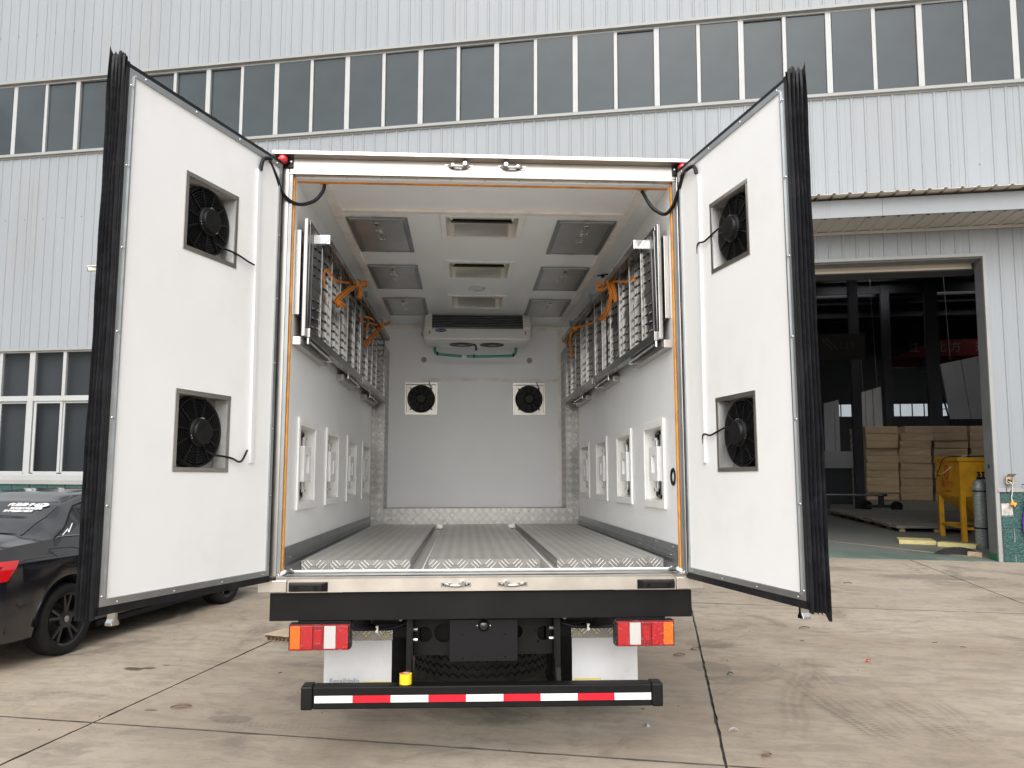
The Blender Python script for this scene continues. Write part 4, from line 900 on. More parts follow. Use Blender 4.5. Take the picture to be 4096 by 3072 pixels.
# roof ventilators: frame on the ceiling with a box set into the insulation
def vent_box(m, x0, x1, y0, y1, d, rad=.05):
    n = 5; ring = []
    for cx, cy, a0 in ((x1 - rad, y1 - rad, 0), (x0 + rad, y1 - rad, 90), (x0 + rad, y0 + rad, 180), (x1 - rad, y0 + rad, 270)):
        for k in range(n + 1):
            a = R(a0 + 90 * k / n); ring.append((cx + rad * math.cos(a), cy + rad * math.sin(a)))
    return ring
for (y0, y1) in ((.614, 1.143), (1.735, 2.322), (2.926, 3.513)):
    x0, x1 = -.283, .277; ring = vent_box(None, x0 + .038, x1 - .038, y0 + .05, y1 - .05, .09); n = len(ring)
    m = MB(); outer = [(x0, y0), (x1, y0), (x1, y1), (x0, y1)]
    m.box(x0, x1, y0, y0 + .05, CZ - .012, CZ - .0006); m.box(x0, x1, y1 - .05, y1, CZ - .012, CZ - .0006); m.box(x0, x0 + .038, y0 + .05, y1 - .05, CZ - .012, CZ - .0006); m.box(x1 - .038, x1, y0 + .05, y1 - .05, CZ - .012, CZ - .0006)
    v = m.build('roof_ventilator', 'white_plastic', trk, bevel=.004)
    m = MB(); m.add([(a, b, CZ - .0125) for a, b in ring] + [(a * .985, b, CZ + .085) for a, b in ring], [(k, (k + 1) % n, n + (k + 1) % n, n + k) for k in range(n)] + [tuple(range(n, 2 * n))]); m.build('well', 'cream_plastic', v, smooth=50)
    for x in (x0 + .075, x1 - .075):
        m = MB(); m.hexa([(x - .012, y0 + .1, CZ + .07), (x + .012, y0 + .1, CZ + .07), (x + .012, y0 + .15, CZ + .07), (x - .012, y0 + .15, CZ + .07), (x - .007, y0 + .1, CZ - .006), (x + .007, y0 + .1, CZ - .006), (x + .007, y0 + .125, CZ - .006), (x - .007, y0 + .125, CZ - .006)])
        m.build('arm', 'white_plastic', v, bevel=.003)
    if y0 < 2.5:
        MB().box(x0 + .065, x1 - .065, y1 - .16, y1 - .13, CZ + .066, CZ + .084).build('seal_gap', 'black_gloss', v)
    MB().box(x0 + .06, x1 - .06, y0 + .12, y0 + .145, CZ + .05, CZ + .082).build('cross_bar', 'cream_plastic', v, bevel=.003)
m = MB(); m.lathe([(0, CZ - .022), (.04, CZ - .02), (.058, CZ - .012), (.072, CZ - .008), (.075, CZ - .0005)], (-.011, 2.66, 0), 'z', 28); m.build('ceiling_lamp', 'lamp_lens', trk, smooth=50)
# white flap boxes in the side walls
for s in (-1, 1):
    for k, (y0, y1) in enumerate(VY):
        z0, z1, t = VZ[0], VZ[1], .048; f = MB(mirror(s))
        f.box(WX - .014, WX - .0005, y0, y0 + t, z0, z1); f.box(WX - .014, WX - .0005, y1 - t, y1, z0, z1); f.box(WX - .014, WX - .0005, y0 + t, y1 - t, z0, z0 + t); f.box(WX - .014, WX - .0005, y0 + t, y1 - t, z1 - t, z1)
        fo = f.build('flap_box', 'white_plastic', trk, bevel=.004)
        m = MB(mirror(s)); ring = vent_box(None, y0 + t, y1 - t, z0 + t, z1 - t, 0, .035); n = len(ring)
        m.add([(WX - .0005, a, b) for a, b in ring] + [(WX + .085, a, b) for a, b in ring], [(i, (i + 1) % n, n + (i + 1) % n, n + i) for i in range(n)] + [tuple(range(n, 2 * n))]); m.build('well', 'white_plastic', fo, smooth=50)
        m = MB(mirror(s)); yc = y0 + .25
        gp = [(y0 + .08, z0 + .08), (y0 + .08, z1 - .08), (y1 - .08, z1 - .08), (y1 - .08, z0 + .08)]
        if k in (0, 1):
            m = MB(mirror(s)); m.tube([(WX + .07, y1 - .075, z0 + .07), (WX + .07, y1 - .075, z1 - .07)], .016 if k == 0 else .010, 6); m.tube([(WX + .07, y1 - .075, z0 + .07), (WX + .07, y1 - .16, z0 + .065)], .012, 6); m.tube([(WX + .07, y1 - .075, z1 - .07), (WX + .07, y1 - .16, z1 - .065)], .012, 6); m.build('gasket', 'black_gloss', fo)
        pz0, pz1, py0, py1 = z0 + .165, z1 - .165, yc - .10, yc + .12
        p = MB(mirror(s)); f0, f1 = WX - .016, WX + .03; p.box(f0, f1, py0, yc - .035, pz0, pz1); p.box(f0, f1, yc + .055, py1, pz0, pz1); p.box(f0, f1, yc - .035, yc + .055, pz0, pz0 + .055); p.box(f0, f1, yc - .035, yc + .055, pz1 - .055, pz1)
        MB(mirror(s)).box(WX + .022, WX + .026, yc - .034, yc + .054, pz0 + .056, pz1 - .056).build('grip_recess', 'grey_cap', fo)
        p.build('grip_plate', 'door_white', fo, bevel=.003)
        for sg in (-1, 1):
            zc, ze = ((pz1, z1 - .10) if sg > 0 else (pz0, z0 + .10))
            a = MB(mirror(s)); a.hexa([(WX + .012, yc + .03, zc), (WX + .024, yc + .03, zc), (WX + .024, yc + .06, zc), (WX + .012, yc + .06, zc), (WX + .03, yc + .14, ze), (WX + .045, yc + .14, ze), (WX + .045, yc + .175, ze), (WX + .03, yc + .175, ze)])
            a.build('link_arm', 'white_plastic', fo, bevel=.002)
            MB(mirror(s)).tube([(WX + .02, yc + .045, zc), (WX + .02, yc + .045, zc + sg * .045)], .012, 8).build('hinge_barrel', 'alu_trim', fo)
            MB(mirror(s)).lathe([(0, WX + .022), (.009, WX + .022), (.009, WX + .03)], (0, yc + .155, ze - sg * .01), 'x', 10).build('pin', 'cardboard', fo)
m = MB(); m.lathe([(.03, WX + .01), (.034, WX - .006), (.048, WX - .008), (.052, WX - .0005)], (0, .122, .534), 'x', 28); ro = m.build('round_lamp', 'chassis_black', trk, smooth=50)
MB().lathe([(0, WX + .008), (.02, WX + .002), (.034, WX - .002)], (0, .122, .534), 'x', 24).build('reflector', 'chrome', ro, smooth=60)
MB().tube([(1.09, 2.1, 2.245), (1.0, 2.12, 2.235)], .006, 6).build('cable_stub', 'cable_black', trk); MB().box(1.035, 1.06, 2.1, 2.14, 2.222, 2.245).build('cable_clip', 'black_plastic', trk)
# evaporator
ev_prof = [(3.862, CZ - .002), (3.752, 2.078), (3.665, 1.965), (3.69, 1.945), (4.10, 1.935), (4.16, 1.96), (4.40, 2.10), (4.40, CZ - .002)]
m = MB()
nx = [(-.548, 1.0), (-.53, 1.0), (-.44, 1.0)]
def ev_ring(x, sc): return [(x, 4.0 + (y - 4.0) * sc, CZ + (z - CZ) * sc) for y, z in ev_prof]
sec = [ev_ring(-.560, .80), ev_ring(-.545, .93), ev_ring(-.50, 1.0), ev_ring(.515, 1.0), ev_ring(.56, .93), ev_ring(.575, .80)]; q = len(ev_prof)
m.add([p for r_i in sec for p in r_i], [(i * q + k, i * q + (k + 1) % q, (i + 1) * q + (k + 1) % q, (i + 1) * q + k) for i in range(len(sec) - 1) for k in range(q)] + [tuple(range(q)), tuple(range(5 * q, 6 * q))])
ev = m.build('evaporator', 'ac_white', trk, bevel=.008, smooth=35)
dn = Vector((0, -.11, -.17)).normalized(); nrm = Vector((0, dn.z, -dn.y)).normalized(); nrm = nrm if nrm.y < 0 else -nrm
def onfront(x, t, o): p = Vector((0, 3.862, CZ - .004)) + dn * t + nrm * o; return (x, p.y, p.z)
m = MB(); m.hexa([onfront(-.462, .012, .001), onfront(.487, .012, .001), onfront(.487, .012, .006), onfront(-.462, .012, .006), onfront(-.462, .196, .001), onfront(.487, .196, .001), onfront(.487, .196, .006), onfront(-.462, .196, .006)]); m.build('fin_block', 'fin_dark', ev)
for k in range(8):
    t = .018 + .0245 * k; m = MB(); m.hexa([onfront(-.462, t, .007), onfront(.487, t, .007), onfront(.487, t + .004, .020), onfront(-.462, t + .004, .020), onfront(-.462, t + .005, .007), onfront(.487, t + .005, .007), onfront(.487, t + .0075, .020), onfront(-.462, t + .0075, .020)]); m.build('grille_slat', 'alu_trim', ev)
for s, x in ((-1, -.50), (1, .527)):
    m = MB(); m.hexa([onfront(x - .042, -.0, .0), onfront(x + .042, -.0, .0), onfront(x + .036, -.0, .028), onfront(x - .036, -.0, .028), onfront(x - .042, .20, .0), onfront(x + .042, .20, .0), onfront(x + .036, .20, .028), onfront(x - .036, .20, .028)]); m.build('end_cover', 'ac_white', ev, bevel=.008)
    m = MB()
    for z in (2.02, 2.04): m.tube([(x - s * .02, 3.70 + (z - 2.02) * .8, z), (x - s * .02, 3.69 + (z - 2.02) * .8, z)], .006, 8)
    m.build('screw_hole', 'black_plastic', ev)
m = MB(); m.box(-.405, .425, 3.672, 4.03, 1.930, 1.938); m.build('fan_tray', 'ac_white', ev, bevel=.003)
for x in (-.155, .165):
    m = MB(); m.lathe([(.085, 1.9285), (.125, 1.9285), (.128, 1.9265), (.128, 1.93)], (x, 3.855, 0), 'z', 28); m.lathe([(0, 1.9245), (.045, 1.9255), (.05, 1.929), (.128, 1.9292)], (x, 3.855, 0), 'z', 28); fo = m.build('evaporator_fan', 'black_plastic', ev, smooth=40)
    MB().lathe([(0, 1.922), (.04, 1.9235), (.045, 1.927)], (x, 3.855, 0), 'z', 20).build('hub', 'grey_cap', fo, smooth=40)
MB().tube(spline([(-.03, 3.79, 1.925), (-.01, 3.77, 1.905), (.0, 3.76, 1.88), (-.005, 3.755, 1.87)]), .009, 6).build('wire_plug', 'cable_black', ev); MB().box(-.015, .012, 3.745, 3.77, 1.855, 1.872).build('wire_plug', 'logo_blue', ev)
d2 = Vector((0, -.087, -.113)).normalized(); n2 = Vector((0, d2.z, -d2.y)); n2 = n2 if n2.y < 0 else -n2
cL = Vector((-.367, 3.752, 2.078)) + d2 * .027 + n2 * .003
tilt = Matrix.Translation(cL) @ Matrix(((1, 0, 0, 0), (0, -d2.y, n2.y, 0), (0, -d2.z, n2.z, 0), (0, 0, 0, 1)))
m = MB()
vs = [tuple(tilt @ Vector((.058 * math.cos(a), .024 * math.sin(a), zz_))) for zz_ in (-.003, .0005) for a in [2 * math.pi * k / 28 for k in range(28)]]
m.add(vs, [tuple(range(28, 56))] + [(k, (k + 1) % 28, 28 + (k + 1) % 28, 28 + k) for k in range(28)]); lo = m.build('logo', 'logo_blue', ev)
text('lettering', 'Carrier', .030, tilt @ Matrix.Translation((0, 0, .001)), 'print_white', lo, extrude=.0003, shear=.3)
MB().tube(spline([(-.44, 4.06, 1.95), (-.44, 4.06, 1.90), (-.42, 4.06, 1.866), (-.36, 4.06, 1.855), (-.13, 4.06, 1.838), (.1, 4.06, 1.838), (.36, 4.06, 1.846), (.41, 4.06, 1.858), (.43, 4.06, 1.90), (.43, 4.06, 1.95)]), .015, 8).build('drain_hose', 'teal_hose', ev, smooth=60)
m = MB()
for x, z in ((-.41, 1.862), (-.02, 1.838), (.40, 1.855)): m.box(x - .008, x + .008, 4.04, 4.08, z - .018, z + .018)
m.build('hose_clip', 'cable_black', ev); MB().box(-.16, -.09, 4.035, 4.085, 1.822, 1.862).build('hose_joint', 'clear_film', ev, bevel=.004); MB().tube([(-.15, 4.06, 1.838), (-.10, 4.06, 1.838)], .02, 8).build('hose_joint', 'ac_white', ev)

# ------------------------------------------------------------------ fans
def fan(xf, motor_side, nm='fan', w=.195, h=.19, depth=.072, r=.168, cable=None):
    """fan set in a steel lined box; local a (across), b (0 at panel face, + into the panel), c (up)"""
    fo = bpy.data.objects.new(nm, None); C.objects.link(fo); fo.parent = trk; b0 = BASE[trk.name]; fo.location = (-b0[0], -b0[1], -b0[2])
    t = .022
    for k, (a0, a1, c0, c1, pr_) in enumerate(((-w, w, h - t, h, .005), (-w, w, -h, -h + t, .0045), (-w, -w + t, -h + t, h - t, .004), (w - t, w, -h + t, h - t, .004))):
        MB(xf).box(a0, a1, -pr_, .0, c0, c1).build('frame_strip', 'steel', fo, bevel=.0015)
    m = MB(xf); i, j = w - t, h - t
    m.quad((-i, 0, -j), (i, 0, -j), (i, depth, -j), (-i, depth, -j)); m.quad((-i, 0, j), (i, 0, j), (i, depth, j), (-i, depth, j)); m.quad((-i, 0, -j), (-i, 0, j), (-i, depth, j), (-i, depth, -j)); m.quad((i, 0, -j), (i, 0, j), (i, depth, j), (i, depth, -j)); m.quad((-i, depth, -j), (i, depth, -j), (i, depth, j), (-i, depth, j))
    m.build('fan_box', 'steel', fo)
    b1, b2 = depth - .045, depth - .002
    m = MB(xf); m.lathe([(r - .010, b1 + .004), (r, b1), (r + .003, b1 + .012), (r + .003, b2), (r - .010, b2)], ax='y', n=40, close=True); m.build('shroud', 'black_plastic', fo, smooth=40)
    m = MB(xf); rings = [.072 + .0125 * k for k in range(8)]
    for q in rings:
        if q < r - .012: m.lathe([(q - .002, b1 + .002), (q + .002, b1 + .002), (q + .002, b1 + .010), (q - .002, b1 + .010)], ax='y', n=36, close=True)
    ns = 11 if motor_side else 12
    for k in range(ns):
        a = 2 * math.pi * (k + .25) / ns; ca, sa = math.cos(a), math.sin(a); hw = .0035 if motor_side else .0025
        P = lambda rad, sd, b: (rad * ca - sd * sa, b, rad * sa + sd * ca)
        m.hexa([P(.055, -hw, b1 - .004), P(r - .006, -hw, b1 - .002), P(r - .006, -hw, b1 + .008), P(.055, -hw, b1 + .008), P(.055, hw, b1 - .004), P(r - .006, hw, b1 - .002), P(r - .006, hw, b1 + .008), P(.055, hw, b1 + .008)])
    m.build('grille', 'black_plastic', fo)
    m = MB(xf); m.lathe([(0, b2 - .001), (r - .011, b2 - .001)], ax='y', n=32); m.build('fan_shade_disc', 'fin_dark', fo)  # added dark disc, stands in for the shade behind the blades
    nb = 10
    for k in range(nb):
        a = 2 * math.pi * k / nb; ca, sa = math.cos(a), math.sin(a); P = lambda rad, sd, b: (rad * ca - sd * sa, b, rad * sa + sd * ca)
        tw = .011; m = MB(xf)
        m.hexa([P(.05, -.012, b1 + .012), P(r - .016, -.028, b1 + .012), P(r - .016, .024, b1 + .012 + tw * 1.4), P(.05, .010, b1 + .012 + tw), P(.05, -.012, b1 + .015), P(r - .016, -.028, b1 + .015), P(r - .016, .024, b1 + .015 + tw * 1.4), P(.05, .010, b1 + .015 + tw)]); m.build('blade', 'black_plastic', fo)
    if motor_side:
        m = MB(xf); m.lathe([(.070, b1 + .002), (.070, b1 - .012), (.062, b1 - .02), (.06, b1 - .034), (.057, b1 - .038), (.02, b1 - .040), (0, b1 - .040)], ax='y', n=32); mo = m.build('motor', 'black_plastic', fo, smooth=35)
        m = MB(xf)
        for k in range(10):
            a = 2 * math.pi * k / 10; P = lambda rad, sd, b: (rad * math.cos(a) - sd * math.sin(a), b, rad * math.sin(a) + sd * math.cos(a))
            m.hexa([P(.026, -.0012, b1 - .0395), P(.044, -.0012, b1 - .0395), P(.044, .0012, b1 - .0395), P(.026, .0012, b1 - .0395), P(.026, -.0012, b1 - .0415), P(.044, -.0012, b1 - .0405), P(.044, .0012, b1 - .0405), P(.026, .0012, b1 - .0415)])
        m.build('motor_ribs', 'chassis_black', mo)
        for k in range(3):
            a = R(90 + 120 * k + 8)
            for d_ in (-.09, .09):
                m = MB(xf); m.lathe([(0, b1 - .021), (.005, b1 - .020), (.006, b1 - .012)], (.068 * math.cos(a + d_), 0, .068 * math.sin(a + d_)), 'y', 8); m.build('bolt', 'chrome', mo, smooth=60)
    else:
        m = MB(xf); m.lathe([(.052, b1 + .008), (.05, b1 - .002), (.045, b1 - .006), (0, b1 - .006)], ax='y', n=28); m.build('hub', 'black_plastic', fo, smooth=35)
        for k in range(4):
            a = R(45 + 90 * k); m = MB(xf); m.tube([((r + .002) * math.cos(a), b1 + .01, (r + .002) * math.sin(a)), ((r + .02) * math.cos(a), b1 + .03, (r + .02) * math.sin(a))], .006, 6); m.build('lug', 'black_plastic', fo)
    if cable:
        MB(xf).tube(spline(cable), .0052 if motor_side else .004, 8).build('cable', 'cable_black', fo, smooth=60)
    return fo
for x in (-.601, .600):
    fan(lambda a, b, c, x=x: (x + a, BY - .0005 + b, 1.418 + c), False, 'bulkhead_fan', w=.182, h=.18, depth=.048, r=.150, cable=[(.04 + .06, .02, .11), (.11, -.004, .135), (.095, -.008, .15), (.085, -.008, .19), (.08, -.004, .215)])

# ------------------------------------------------------------------ rear doors
def door(hinge, outer, s, nm_label):
    hx, hy = hinge; L = math.hypot(outer[0] - hx, outer[1] - hy); dx, dy = (outer[0] - hx) / L, (outer[1] - hy) / L
    nx_, ny_ = (dy, -dx) if s < 0 else (-dy, dx)
    # b grows from the inside face towards the outside of the door
    if (nx_ * (0 - (hx + outer[0]) / 2)) > 0: nx_, ny_ = -nx_, -ny_
    xf = lambda a, b, c: (hx + dx * a + nx_ * b, hy + dy * a + ny_ * b, c)
    Z0, Z1, TK = .014, 2.29, .080
    do = bpy.data.objects.new('rear_door', None); C.objects.link(do); do.parent = trk; b0 = BASE[trk.name]; do.location = (-b0[0], -b0[1], -b0[2])
    do['label'] = nm_label
    fc = [(.565, 1.782), (.565, .746)]; w, h = .195, .19
    m = MB(xf); t = .022; A0, A1 = fc[0][0] - w + t, fc[0][0] + w - t
    m.box(.0, A0, 0, TK, Z0, Z1); m.box(A1, L, 0, TK, Z0, Z1)
    zs = [Z0, fc[1][1] - h + t, fc[1][1] + h - t, fc[0][1] - h + t, fc[0][1] + h - t, Z1]
    for k in (0, 2, 4): m.box(A0, A1, 0, TK, zs[k], zs[k + 1])
    for k in (1, 3): m.box(A0, A1, TK - .006, TK, zs[k], zs[k + 1])
    m.build('panel', 'door_white', do)
    # aluminium edge strips, mitred, with screws
    e = .030
    for c, po in (('h', [(0, Z0), (e, Z0 + e), (e, Z1 - e), (0, Z1)]), ('o', [(L, Z0), (L, Z1), (L - e, Z1 - e), (L - e, Z0 + e)]), ('t', [(0, Z1), (e, Z1 - e), (L - e, Z1 - e), (L, Z1)]), ('b', [(0, Z0), (L, Z0), (L - e, Z0 + e), (e, Z0 + e)])):
        m = MB(xf); n = 4; m.add([(a, -.0035, z) for a, z in po] + [(a, -.0005, z) for a, z in po], [(k, (k + 1) % 4, 4 + (k + 1) % 4, 4 + k) for k in range(4)] + [(0, 1, 2, 3), (4, 5, 6, 7)])
        st = m.build('edge_strip', 'alu_trim', do)
        # raised inner lip of the strip
        m = MB(xf)
        if c == 'h': m.box(e - .009, e, -.009, -.0036, Z0 + e, Z1 - e)
        if c == 'o': m.box(L - e, L - e + .009, -.009, -.0036, Z0 + e, Z1 - e)
        if c == 't': m.box(e, L - e, -.009, -.0036, Z1 - e, Z1 - e + .009)
        if c == 'b': m.box(e, L - e, -.009, -.0036, Z0 + e - .009, Z0 + e)
        m.build('strip_lip', 'alu_trim', do)
    pts = [(.011, Z0 + .06 + .36 * k) for k in range(7)] + [(L - .011, Z0 + .04 + .36 * k) for k in range(7)] + [(.05 + .33 * k, Z1 - .011) for k in range(4)] + [(.05 + .33 * k, Z0 + .011) for k in range(4)]
    scm = None
    for a, z in pts:
        m = MB(xf); m.lathe([(0, -.0085), (.004, -.0080), (.0062, -.0055), (.0065, -.0036)], (a, 0, z), 'y', 10); m.build('screw', 'chrome', do, smooth=60)
    # rubber seal: flat rim round the edge and pleats on the free edge
    rim = MB(xf); G = .040; zt, zb = Z1 + .026, Z0 - .034
    prof = [(.0, .010), (.0, .024), (.030, .030), (.034, .012), (.048, .026), (.054, .010), (.068, .026), (.074, .010), (.088, .024), (TK + .004, .0)]
    wav = lambda t, k: .0035 * math.sin(t * 7 + k) + .002 * math.sin(t * 19 + k * 2)
    def strip(path, outdir, hh, seedk):
        m = MB(xf); n = len(prof); vs = []
        for q, (a, z) in enumerate(path):
            for k, (b, p) in enumerate(prof): pp = (p * hh + wav(q * .21, k + seedk)) if 0 < k < n - 1 else 0; vs.append((a + outdir[0] * pp, b, z + outdir[1] * pp))
        N = len(path); m.add(vs, [(i * n + k, i * n + k + 1, (i + 1) * n + k + 1, (i + 1) * n + k) for i in range(N - 1) for k in range(n - 1)]); return m.build('seal', 'rubber', do, smooth=40)
    rm = MB(xf); rm.box(-.010, L + .016, -.001, .004, Z0 - .034, Z0 - .0005); rm.box(-.010, L + .016, -.001, .004, Z1 + .0005, Z1 + .020); rm.box(-.012, -.0005, -.001, .004, Z0, Z1); rm.build('seal', 'rubber', do)
    na = 24
    strip([(L * k / na, Z1) for k in range(na + 1)], (0, 1), .75, 1); strip([(L * k / na, Z0) for k in range(na + 1)], (0, -1), .95, 2); strip([(0, Z0 + (Z1 - Z0) * k / na) for k in range(na + 1)], (-1, 0), .55, 3)
    # pleated bellows on the free edge
    np_, nz = 4, 48; BD = .078 if s < 0 else .086; zs2 = [zb - .012 + (zt + .022 - zb + .012) * q / nz for q in range(nz + 1)]; m = MB(xf)
    m.add([(L, -.001, zb), (L + .016, -.001, zb), (L + .016, -.001, zt), (L, -.001, zt), (L, .004, zb), (L + .016, .004, zb), (L + .016, .004, zt), (L, .004, zt)], [(0, 1, 2, 3), (7, 6, 5, 4), (0, 4, 5, 1), (1, 5, 6, 2), (2, 6, 7, 3), (3, 7, 4, 0)])
    m.build('seal', 'rubber', do)
    q_ = BD / (np_ + .3); pr2 = [(L + .015, .0)]
    for k in range(np_): pr2 += [(L + .012, q_ * (k + .26)), (L + .026, q_ * (k + .52)), (L + .031, q_ * (k + .66)), (L + .028, q_ * (k + .76)), (L + .004, q_ * (k + .84)), (L + .0, q_ * (k + .98))]
    pr2 += [(L + .020, BD), (L + .034, BD + .006), (L + .004, BD + .003), (L, BD + .008)]
    m = MB(xf); n = len(pr2); vs = []
    for q, z in enumerate(zs2):
        up = max(0, (q / nz - .93) / .07); dn_ = max(0, (.05 - q / nz) / .05)
        for k, (a, b) in enumerate(pr2):
            j = k / (n - 1); tip = 1 if a > L + .016 else 0
            vs.append((a + (wav(z * 1.1, k * .12) * .6 if k else 0), b + .0025 * math.sin(z * 2.5 + k * .3) * j + (.006 * up * math.sin(k * 2.1)), z + tip * (.012 * up * (1 + math.sin(k * 1.7)) + (.035 * up if k > n - 6 else 0) - .004 * dn_ * (1 + math.sin(k * 1.3)) - (.03 * dn_ if k > n - 6 and s > 0 else 0))))
    m.add(vs, [(i * n + k, i * n + k + 1, (i + 1) * n + k + 1, (i + 1) * n + k) for i in range(nz) for k in range(n - 1)]); m.build('bellows_seal', 'rubber', do, smooth=50)
    # outside skin, lock rod with cams
    MB(xf).box(0, L - .004, TK + .001, TK + .005, Z0, Z1).build('outer_skin', 'cab_white', do)
    m = MB(xf); m.tube([(L - .10, TK + .03, Z0 - .03), (L - .10, TK + .03, Z1 + .02)], .014, 10); m.build('lock_rod', 'steel', do, smooth=50)
    for zc, sg in ((Z0 - .055, 1), (Z1 + .02, -1)):
        m = MB(xf); pf = [(-.036, -.026), (-.034, -.018), (-.018, -.008), (-.016, .01), (-.026, .022), (-.028, .030), (.028, .030), (.026, .022), (.018, .01), (.020, -.008), (.036, -.018), (.038, -.026)]
        a0 = L - .185 if sg > 0 else L - .20
        m.prism([(a0 + p * .6, zc + q * (1.05 if sg < 0 else 1.5) - (.012 if sg > 0 else 0)) for p, q in pf], 'y', TK + .006, TK + .045); m.build('lock_cam', 'chrome' if sg > 0 else 'steel', do, bevel=.004)
    # white cable trunking and fans
    ta = .212 if s < 0 else .25; ta2 = .19 if s < 0 else .232
    m = MB(xf); m.hexa([(ta - .012, -.012, 2.18), (ta + .018, -.012, 2.18), (ta + .018, -.0006, 2.18), (ta - .012, -.0006, 2.18), (ta2 - .014, -.012, .605), (ta2 + .016, -.012, .605), (ta2 + .016, -.0006, .605), (ta2 - .014, -.0006, .605)]); m.build('cable_trunking', 'trunk_door', do, bevel=.003)
    for k, (a, z) in enumerate(fc):
        if s < 0: cb = [(.12, .04, -.09), (.06, .02, -.11), (-.02, -.004, -.115), (-.10, -.006, -.115), (-.19, -.012, -.12), (-.27, -.02, -.135), (-.34, -.012, -.15 - .015 * k)]
        else: cb = [(-.06, .0, .03), (-.12, .0, .03), (-.18, -.008, .015), (-.24, -.016, .0), (-.30, -.016, .01), (-.33, -.012, .0), (-.335, -.008, -.04)]
        if s < 0: cb = [(.02 - .09, .03, -.09), (-.10, .012, -.105), (-.155, -.006, -.112), (-.21, -.012, -.12), (-.27, -.02, -.135), (-.33, -.012, -.135 + .06 * k)]
        fan(lambda p, q, r_2, a=a, z=z: xf(a + p, q, z + r_2), True, 'door_fan', cable=cb)
    return xf
xl = door((-1.15, -.05), (-1.565, -1.104), -1, 'rear door with two fans on the car side'); xr = door((1.12, -.05), (1.316, -1.127), 1, 'rear door with two fans on the roller door side')
MB().tube(spline([xl(.212, -.012, 2.175), xl(.20, -.02, 2.24), xl(.15, -.03, 2.262), (-1.193, -.15, 2.262), (-1.170, -.1, 2.204), (-1.146, -.05, 2.131), (-1.113, 0, 2.097), (-1.06, .05, 2.094), (-.993, .1, 2.135), (-.951, .12, 2.198), (-.94, .118, 2.236), (-.94, .14, 2.246)]), .0105, 10).build('door_cable', 'cable_black', trk, smooth=60)
MB().tube(spline([xr(.25, -.012, 2.19), xr(.235, -.02, 2.235), xr(.18, -.035, 2.235), (1.122, -.14, 2.25), (1.122, -.1, 2.218), (1.111, -.05, 2.155), (1.096, 0, 2.104), (1.062, .05, 2.074), (1.008, .08, 2.111), (.975, .1, 2.165), (.945, .115, 2.232), (.94, .14, 2.246)]), .0105, 10).build('door_cable', 'cable_black', trk, smooth=60)

